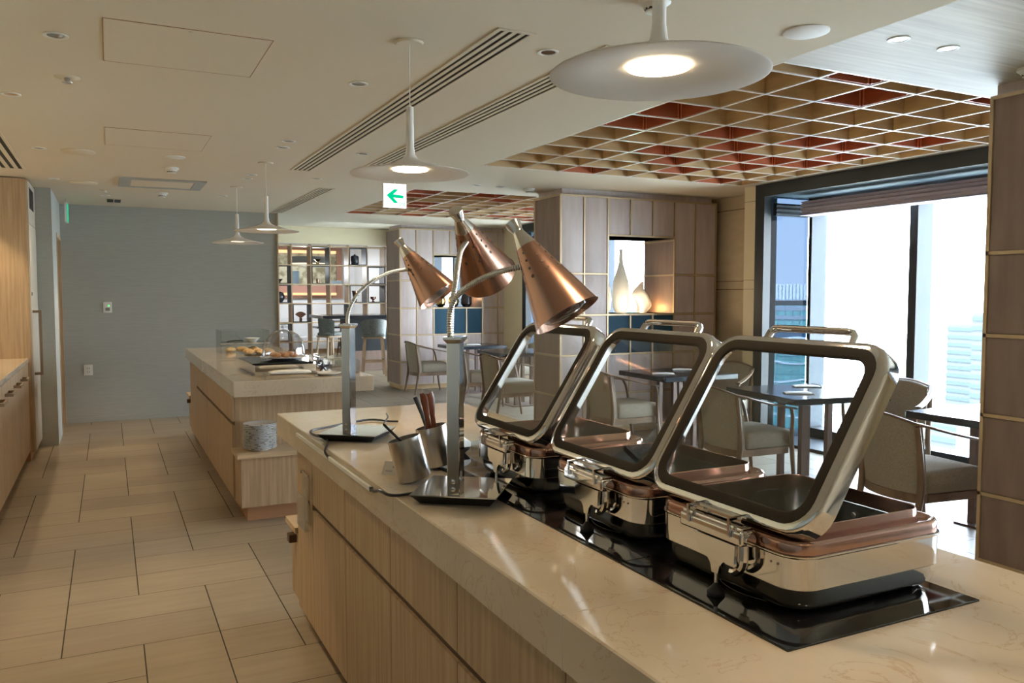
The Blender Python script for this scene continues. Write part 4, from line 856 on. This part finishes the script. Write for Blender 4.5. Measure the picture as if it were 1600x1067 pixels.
def setting(x, y, rz, z, where):
    m = Matrix.Rotation(R_(rz), 4, 'Z')
    g = 'cutlery and napkins on the dining tables'
    o = cloth('napkin', 0, 0, .09, .20, .014, None, z=0, seed=int(x * 10)); o.location = (x, y, z); o.rotation_euler = (0, 0, R_(rz)); tag(o, 'folded white napkin, ' + where, 'napkin', g)
    b = B(); b.box(-.003, .003, -.10, .03, 0, .002).box(-.009, .009, .03, .045, 0, .002)
    for q in (-.0075, -.0025, .0025, .0075): b.box(q - .0012, q + .0012, .045, .08, 0, .002)
    o = b.build('fork', 'chrome', None, 35, (x + .07 * math.cos(R_(rz)), y + .07 * math.sin(R_(rz)), z + .001)); o.rotation_euler = (0, 0, R_(rz + 12)); tag(o, 'steel fork, ' + where, 'fork', g)
    b = B(); b.box(-.005, .005, -.10, -.01, 0, .004, .001, 1).loft([[(-.008, -.01, .0005), (.008, -.01, .0005), (.008, -.01, .0025), (-.008, -.01, .0025)], [(-.008, .08, .0005), (.002, .09, .0005), (.002, .09, .002), (-.008, .08, .002)]])
    o = b.build('table_knife', 'chrome', None, 35, (x - .075 * math.cos(R_(rz)), y - .075 * math.sin(R_(rz)), z + .001)); o.rotation_euler = (0, 0, R_(rz - 8)); tag(o, 'steel knife, ' + where, 'knife', g)
setting(4.62, 4.45, 60, .708, 'near setting on the table behind the nearest lid'); setting(5.02, 4.75, 60, .708, 'far setting on the table behind the nearest lid')
setting(4.62, 6.10, 60, .708, 'near setting on the table behind the middle lid'); setting(5.05, 6.35, 60, .708, 'far setting on the table behind the middle lid')
setting(5.1, 3.05, 70, .708, 'setting on the table beside the brown partition'); setting(4.8, 10.9, 70, .708, 'setting on the table before the mauve partition')

# ------------------------------------------------------------------ bar and stools
t = thing('bar_table', 'long black high bar table in front of the display shelving', 'table', (3.65, 14.9, 0)); bx('tabletop', 'tabletop', -.15, 1.6, -.15, 1.0, 1.0, 1.06, t, .004); bx('front_panel', 'frameblack', .42, 1.55, .1, .85, .38, 1.0, t); bx('lower_panel', 'mauveD', .42, 1.55, .1, .85, 0, .38, t)
def make_stool():
    t = thing('bar_stool', 'grey-green upholstered bar stool with pale wooden legs, right of the lamp post', 'stool', (4.22, 14.0, 0), 78, 'bar stools at the high table'); L = []
    for k in range(11):
        a = R_(-72 + 144 * k / 10); c, s = -math.cos(a), math.sin(a); ring = []
        for (r, z) in ((.20, .70), (.225, 1.0), (.22, 1.02), (.20, 1.02), (.195, 1.0), (.175, .70)): ring.append((r * c + .02, r * 1.08 * s, z - .04 * (abs(k - 5) / 5) ** 2 * (z > .8)))
        L.append(ring)
    B().loft(L).build('backrest', 'stoolfab', t, 50); B().loft([rr(.02, 0, .38, .38, .08, .70), rr(.02, 0, .40, .40, .09, .73), rr(.02, 0, .36, .36, .1, .765)]).build('seat', 'stoolfab', t, 50)
    B().loft([rr(.01, 0, .40, .40, .08, .67), rr(.01, 0, .40, .40, .08, .699)]).build('seat_frame', 'stoolwood', t)
    for sx in (-1, 1):
        for sy in (-1, 1): B().bar((.01 + .15 * sx, .15 * sy, .67), (.01 + .205 * sx, .20 * sy, 0), .03, .03).build('leg', 'stoolwood', t)
    B().bar((-.17, -.18, .26), (-.17, .18, .26), .02, .025).bar((.19, -.18, .26), (.19, .18, .26), .02, .025).bar((-.17, -.17, .30), (.19, -.17, .30), .02, .025).bar((-.17, .17, .30), (.19, .17, .30), .02, .025).build('footrest', 'stoolwood', t); return t
s0 = make_stool(); dup(s0, (3.62, 14.75, 0), 20, 'dark bar stool half hidden behind the single heat lamp post', 'bar stools at the high table')

# ------------------------------------------------------------------ display shelf
SX = [3.0 + .4 * k for k in range(8)]; SZ = [.06, .46, .86, 1.26, 1.66, 2.06, 2.46]; sy0, sy1 = 17.0, 17.35
t = thing('display_shelving', 'open timber grid shelving dividing off the far room', 'shelving', (0, 0, 0))
for x in SX: bx('upright', 'oak', x - .012, x + .012, sy0, sy1, 0, 2.49, t)
for z in SZ:
    b = B()
    for x in SX[:-1]: b.box(x + .011, x + .389, sy0 + .001, sy1 - .001, z - .012, z + .012)
    b.build('shelf_board', 'oak_h', t)
for (c, r) in ((2, 5), (4, 5), (0, 4), (2, 4), (5, 4), (0, 3), (4, 3), (5, 3), (3, 2), (0, 1), (1, 2)):
    b = B(); x0, x1, z0, z1 = SX[c] + .014, SX[c] + .386, SZ[r] + .014, SZ[r] + .386; w = .014
    b.box(x0, x0 + w, sy0 - .01, sy1, z0, z1).box(x1 - w, x1, sy0 - .01, sy1, z0, z1).box(x0 + w, x1 - w, sy0 - .01, sy1, z0, z0 + w).box(x0 + w, x1 - w, sy0 - .01, sy1, z1 - w, z1)
    b.build('black_cube_frame', 'frameblack', t)
def sobj(name, prof, c, r, m, label, cat, n_=20):
    tag(B().lathe(prof, SX[c] + .17, sy0 + .15, SZ[r] + .030, n_).build(name, m), label, cat)
sobj('goblet_bowl', [(.04, 0), (.02, .03), (.02, .05), (.07, .10), (.066, .10), (.0, .06)], 2, 5, 'goldglass', 'gold footed bowl in the top row of the shelving', 'bowl')
sobj('black_pot', [(.07, 0), (.085, .03), (.085, .16), (.07, .19), (.02, .20), (.02, .22), (.001, .225)], 4, 5, 'darkglaze', 'black lidded pot in the top row of the shelving', 'pot')
sobj('dark_bowl', [(.03, 0), (.03, .02), (.08, .08), (.075, .08), (.0, .03)], 0, 4, 'darkglaze', 'dark bowl at the left end of the shelving', 'bowl')
sobj('copper_cup', [(.03, 0), (.035, .09), (.032, .09), (.028, .01)], 2, 4, 'copper_sh', 'small copper cup in the second row of the shelving', 'cup')
sobj('white_jar', [(.04, 0), (.045, .06), (.02, .09), (.01, .12)], 5, 4, 'porcelain', 'small white jar at the right end of the second shelf row', 'jar')
sobj('black_pot', [(.06, 0), (.10, .06), (.11, .12), (.08, .2), (.03, .22), (.001, .22)], 0, 3, 'darkglaze', 'round black pot at the left end of the third shelf row', 'pot')
sobj('copper_vase', [(.03, 0), (.04, .06), (.07, .24), (.065, .24), (.03, .02)], 4, 3, 'copper_sh', 'flared copper vase in the third shelf row', 'vase')
sobj('copper_bowl', [(.035, 0), (.02, .02), (.02, .04), (.06, .07), (.06, .11), (.055, .11), (.0, .06)], 5, 3, 'copper_sh', 'footed copper bowl at the right end of the third shelf row', 'bowl')
tf = B(); fan = [(0, 0)] + [(.14 * math.cos(R_(35 + 110 * k / 8)), .14 * math.sin(R_(35 + 110 * k / 8))) for k in range(9)]
tf.loft([[(x, y, z + .06) for x, z in fan] for y in (-.01, .01)]); tf.cyl(0, 0, 0, .07, .03, 12); tf.build('copper_fan', 'copper_sh', None, 35, (SX[1] + .2, sy0 + .15, SZ[2] + .03)); tag(bpy.data.objects['copper_fan'], 'copper fan-shaped ornament in the fourth shelf row', 'ornament')
for k in range(5):
    tag(bx('book', 'book', SX[1] + .03 + .028 * k, SX[1] + .055 + .028 * k, sy0 + .08, sy0 + .26, SZ[4] + .0125, SZ[4] + .28 - .015 * (k % 2)), 'grey-blue book upright in the second shelf row, %s from the left' % ord_[k], 'book', 'grey-blue books on the shelving')
tag(bx('storage_box', 'shelfgrey', SX[3] + .02, SX[3] + .26, sy0 + .06, sy0 + .28, SZ[4] + .0125, SZ[4] + .08), 'low grey box in the second shelf row', 'box')
# far room
t = thing('framed_painting', 'large copper-framed painting of branches on the far white wall', 'painting', (3.0, 20.47, 1.35))
cv = vary(mat('branch_painting', (.5, .45, .3), .7), (.24, .21, .12), (.56, .52, .36), 5, (1, 1, 1), 9, pos=(.42, .58))[0]
bx('canvas', cv, .05, 2.3, -.01, .028, .32, 1.12, t); B().box(0, 2.35, -.06, .028, 1.2, 1.28).box(0, 2.35, -.06, .028, 0, .08).box(0, .08, -.06, .028, .08, 1.2).box(2.2, 2.35, -.06, .028, .08, 1.2).build('copper_frame', 'copper_sh', t); bx('lower_mat', mat('pink_mat', (.5, .26, .2), .7), .08, 2.2, -.004, .027, .14, .32, t)
bx('light_strip', 'copperglow', .08, 2.2, -.03, -.01, 1.13, 1.2, t); bx('light_strip', 'copperglow', .08, 2.2, -.03, -.01, .08, .14, t)
t = thing('drum_pendant', 'grey drum pendant lamp with a glowing underside in the far room', 'pendant lamp', (4.2, 19.0, 2.16)); B().lathe([(.44, 0.012), (.44, .16), (.43, .16), (.43, .012)], n=40, cap=(False, False)).build('drum_shade', 'shelfgrey', t); B().lathe([(.435, 0), (.435, .01)], n=40).build('diffuser', 'warmstrip', t); B().cyl(0, 0, .01, .69, .006, 8).build('cable', 'vdark', t)
t = thing('sofa_bench', 'pale upholstered bench along the far white wall', 'bench', (.6, 19.7, 0)); bx('seat', 'porcelain', 0, 5, 0, .6, .12, .42, t, .03); bx('backrest', 'porcelain', 0, 5, .6, .78, 0, .85, t, .03); bx('plinth', 'oak', .05, 4.95, .05, .6, 0, .12, t)
t = thing('lounge_table', 'dark lounge table seen through the shelving', 'table', (4.6, 18.6, 0)); bx('tabletop', 'tabletop', -.4, .35, -.35, .35, .68, .72, t); B().cyl(0, 0, .02, .68, .03, 12).build('leg', 'tableleg', t); B().cyl(0, 0, 0, .02, .2, 24).build('base_plate', 'tableleg', t)
dup(chair0, (4.95, 18.2, 0), 150, 'pale chair seen through the display shelving in the far room', 'upholstered dining armchairs')
point(4.2, 18.9, 2.05, 70, (.86, .93, 1), .2)

# ------------------------------------------------------------------ outside
g = bx('ground', 'land', -50, 1500, -900, 1500, -82, -80); struct(g, 'hazy city ground far below')
tw = thing('glass_tower', 'teal glass office tower with a white louvred crown outside the side pane', 'building', (113.7, 113.0, 0), -46)
fb = B().box(-34, 4.2, 0, 20, -80, -.6).build('facade', 'facade', tw)
c_ = B()
for k in range(62): c_.box(-34 + .62 * k, -34 + .62 * k + .40, -.3, 0, .5, 3.4)
c_.box(-34, 4.2, .01, 20, .3, 3.2); c_.build('louvre_crown', 'white', tw)
bx('crown_shadow_gap', 'frameblack', -33.8, 4.0, .2, 19.8, -.6, .3, tw)  # dark-coloured recessed band between crown and facade
gb = B()
for z, h in ((-1.6, .9), (-3.2, .7), ): gb.box(-34.1, 4.3, -.12, -.01, z, z + h)
gb.build('grey_band', 'shelfgrey', tw); bx('dark_band', 'navy', -34.1, 4.3, -.1, -.01, -6.6, -4.4, tw)
wb_ = B()
for k, z in enumerate((-7.1, -8.3, -11.4, -14.9, -18.2, -21.6)):
    P = [(-34 + 1.6 * i, z + .35 * math.sin(i * .9 + k * 1.7)) for i in range(25)]
    for (x0, z0), (x1, z1) in zip(P, P[1:]): wb_.loft([[(x0, y, z0), (x0, y, z0 + .35)][::1] + [(x1, y, z1 + .35), (x1, y, z1)] for y in (-.35, -.012)])
wb_.build('white_sunshade', 'white', tw)
tag(bx('podium_block', 'white', 85, 108, 70, 98, -80, -24), 'pale podium roof below the teal tower', 'building')
rnd = random.Random(3)
def tower(x, y, w, d_, top, m, label):
    t = thing('distant_tower', label, 'building', (x, y, -80)); bx('block', m, -w / 2, w / 2, -d_ / 2, d_ / 2, 0, top + 80, t)
    b = B(); nf = int((top + 70) / 5)
    for k in range(max(nf, 1)): b.box(-w / 2 - .3, w / 2 + .3, -d_ / 2 - .3, d_ / 2 + .3, top + 78 - 5 * k - 2, top + 78 - 5 * k)
    b.build('window_band', 'city2', t)
spots = [(420, 250, 40, 36, -8, 'pale distant office block above the nearest dish handle'), (470, 190, 30, 30, -22, 'pale distant block right of the dark mullion'), (380, 160, 26, 30, -42, 'low pale distant block behind the right-hand armchair'), (300, 120, 24, 24, -52, 'low distant block beyond the right-hand table'), (520, 330, 60, 30, -18, 'wide pale distant block left of centre in the window'), (640, 260, 60, 60, -25, 'far pale block near the horizon, right of the mullion'), (330, 230, 20, 20, -48, 'small distant block seen through the lid glass'), (260, 90, 20, 26, -56, 'lowest distant block at the right of the window')]
for (x, y, w, d_, top, lb) in spots: tower(x, y, w, d_, top, 'city1', lb)
tag(bx('harbour_bridge', 'city1', 500, 520, 60, 300, -34, -30), 'long pale elevated roadway across the distant bay', 'bridge')
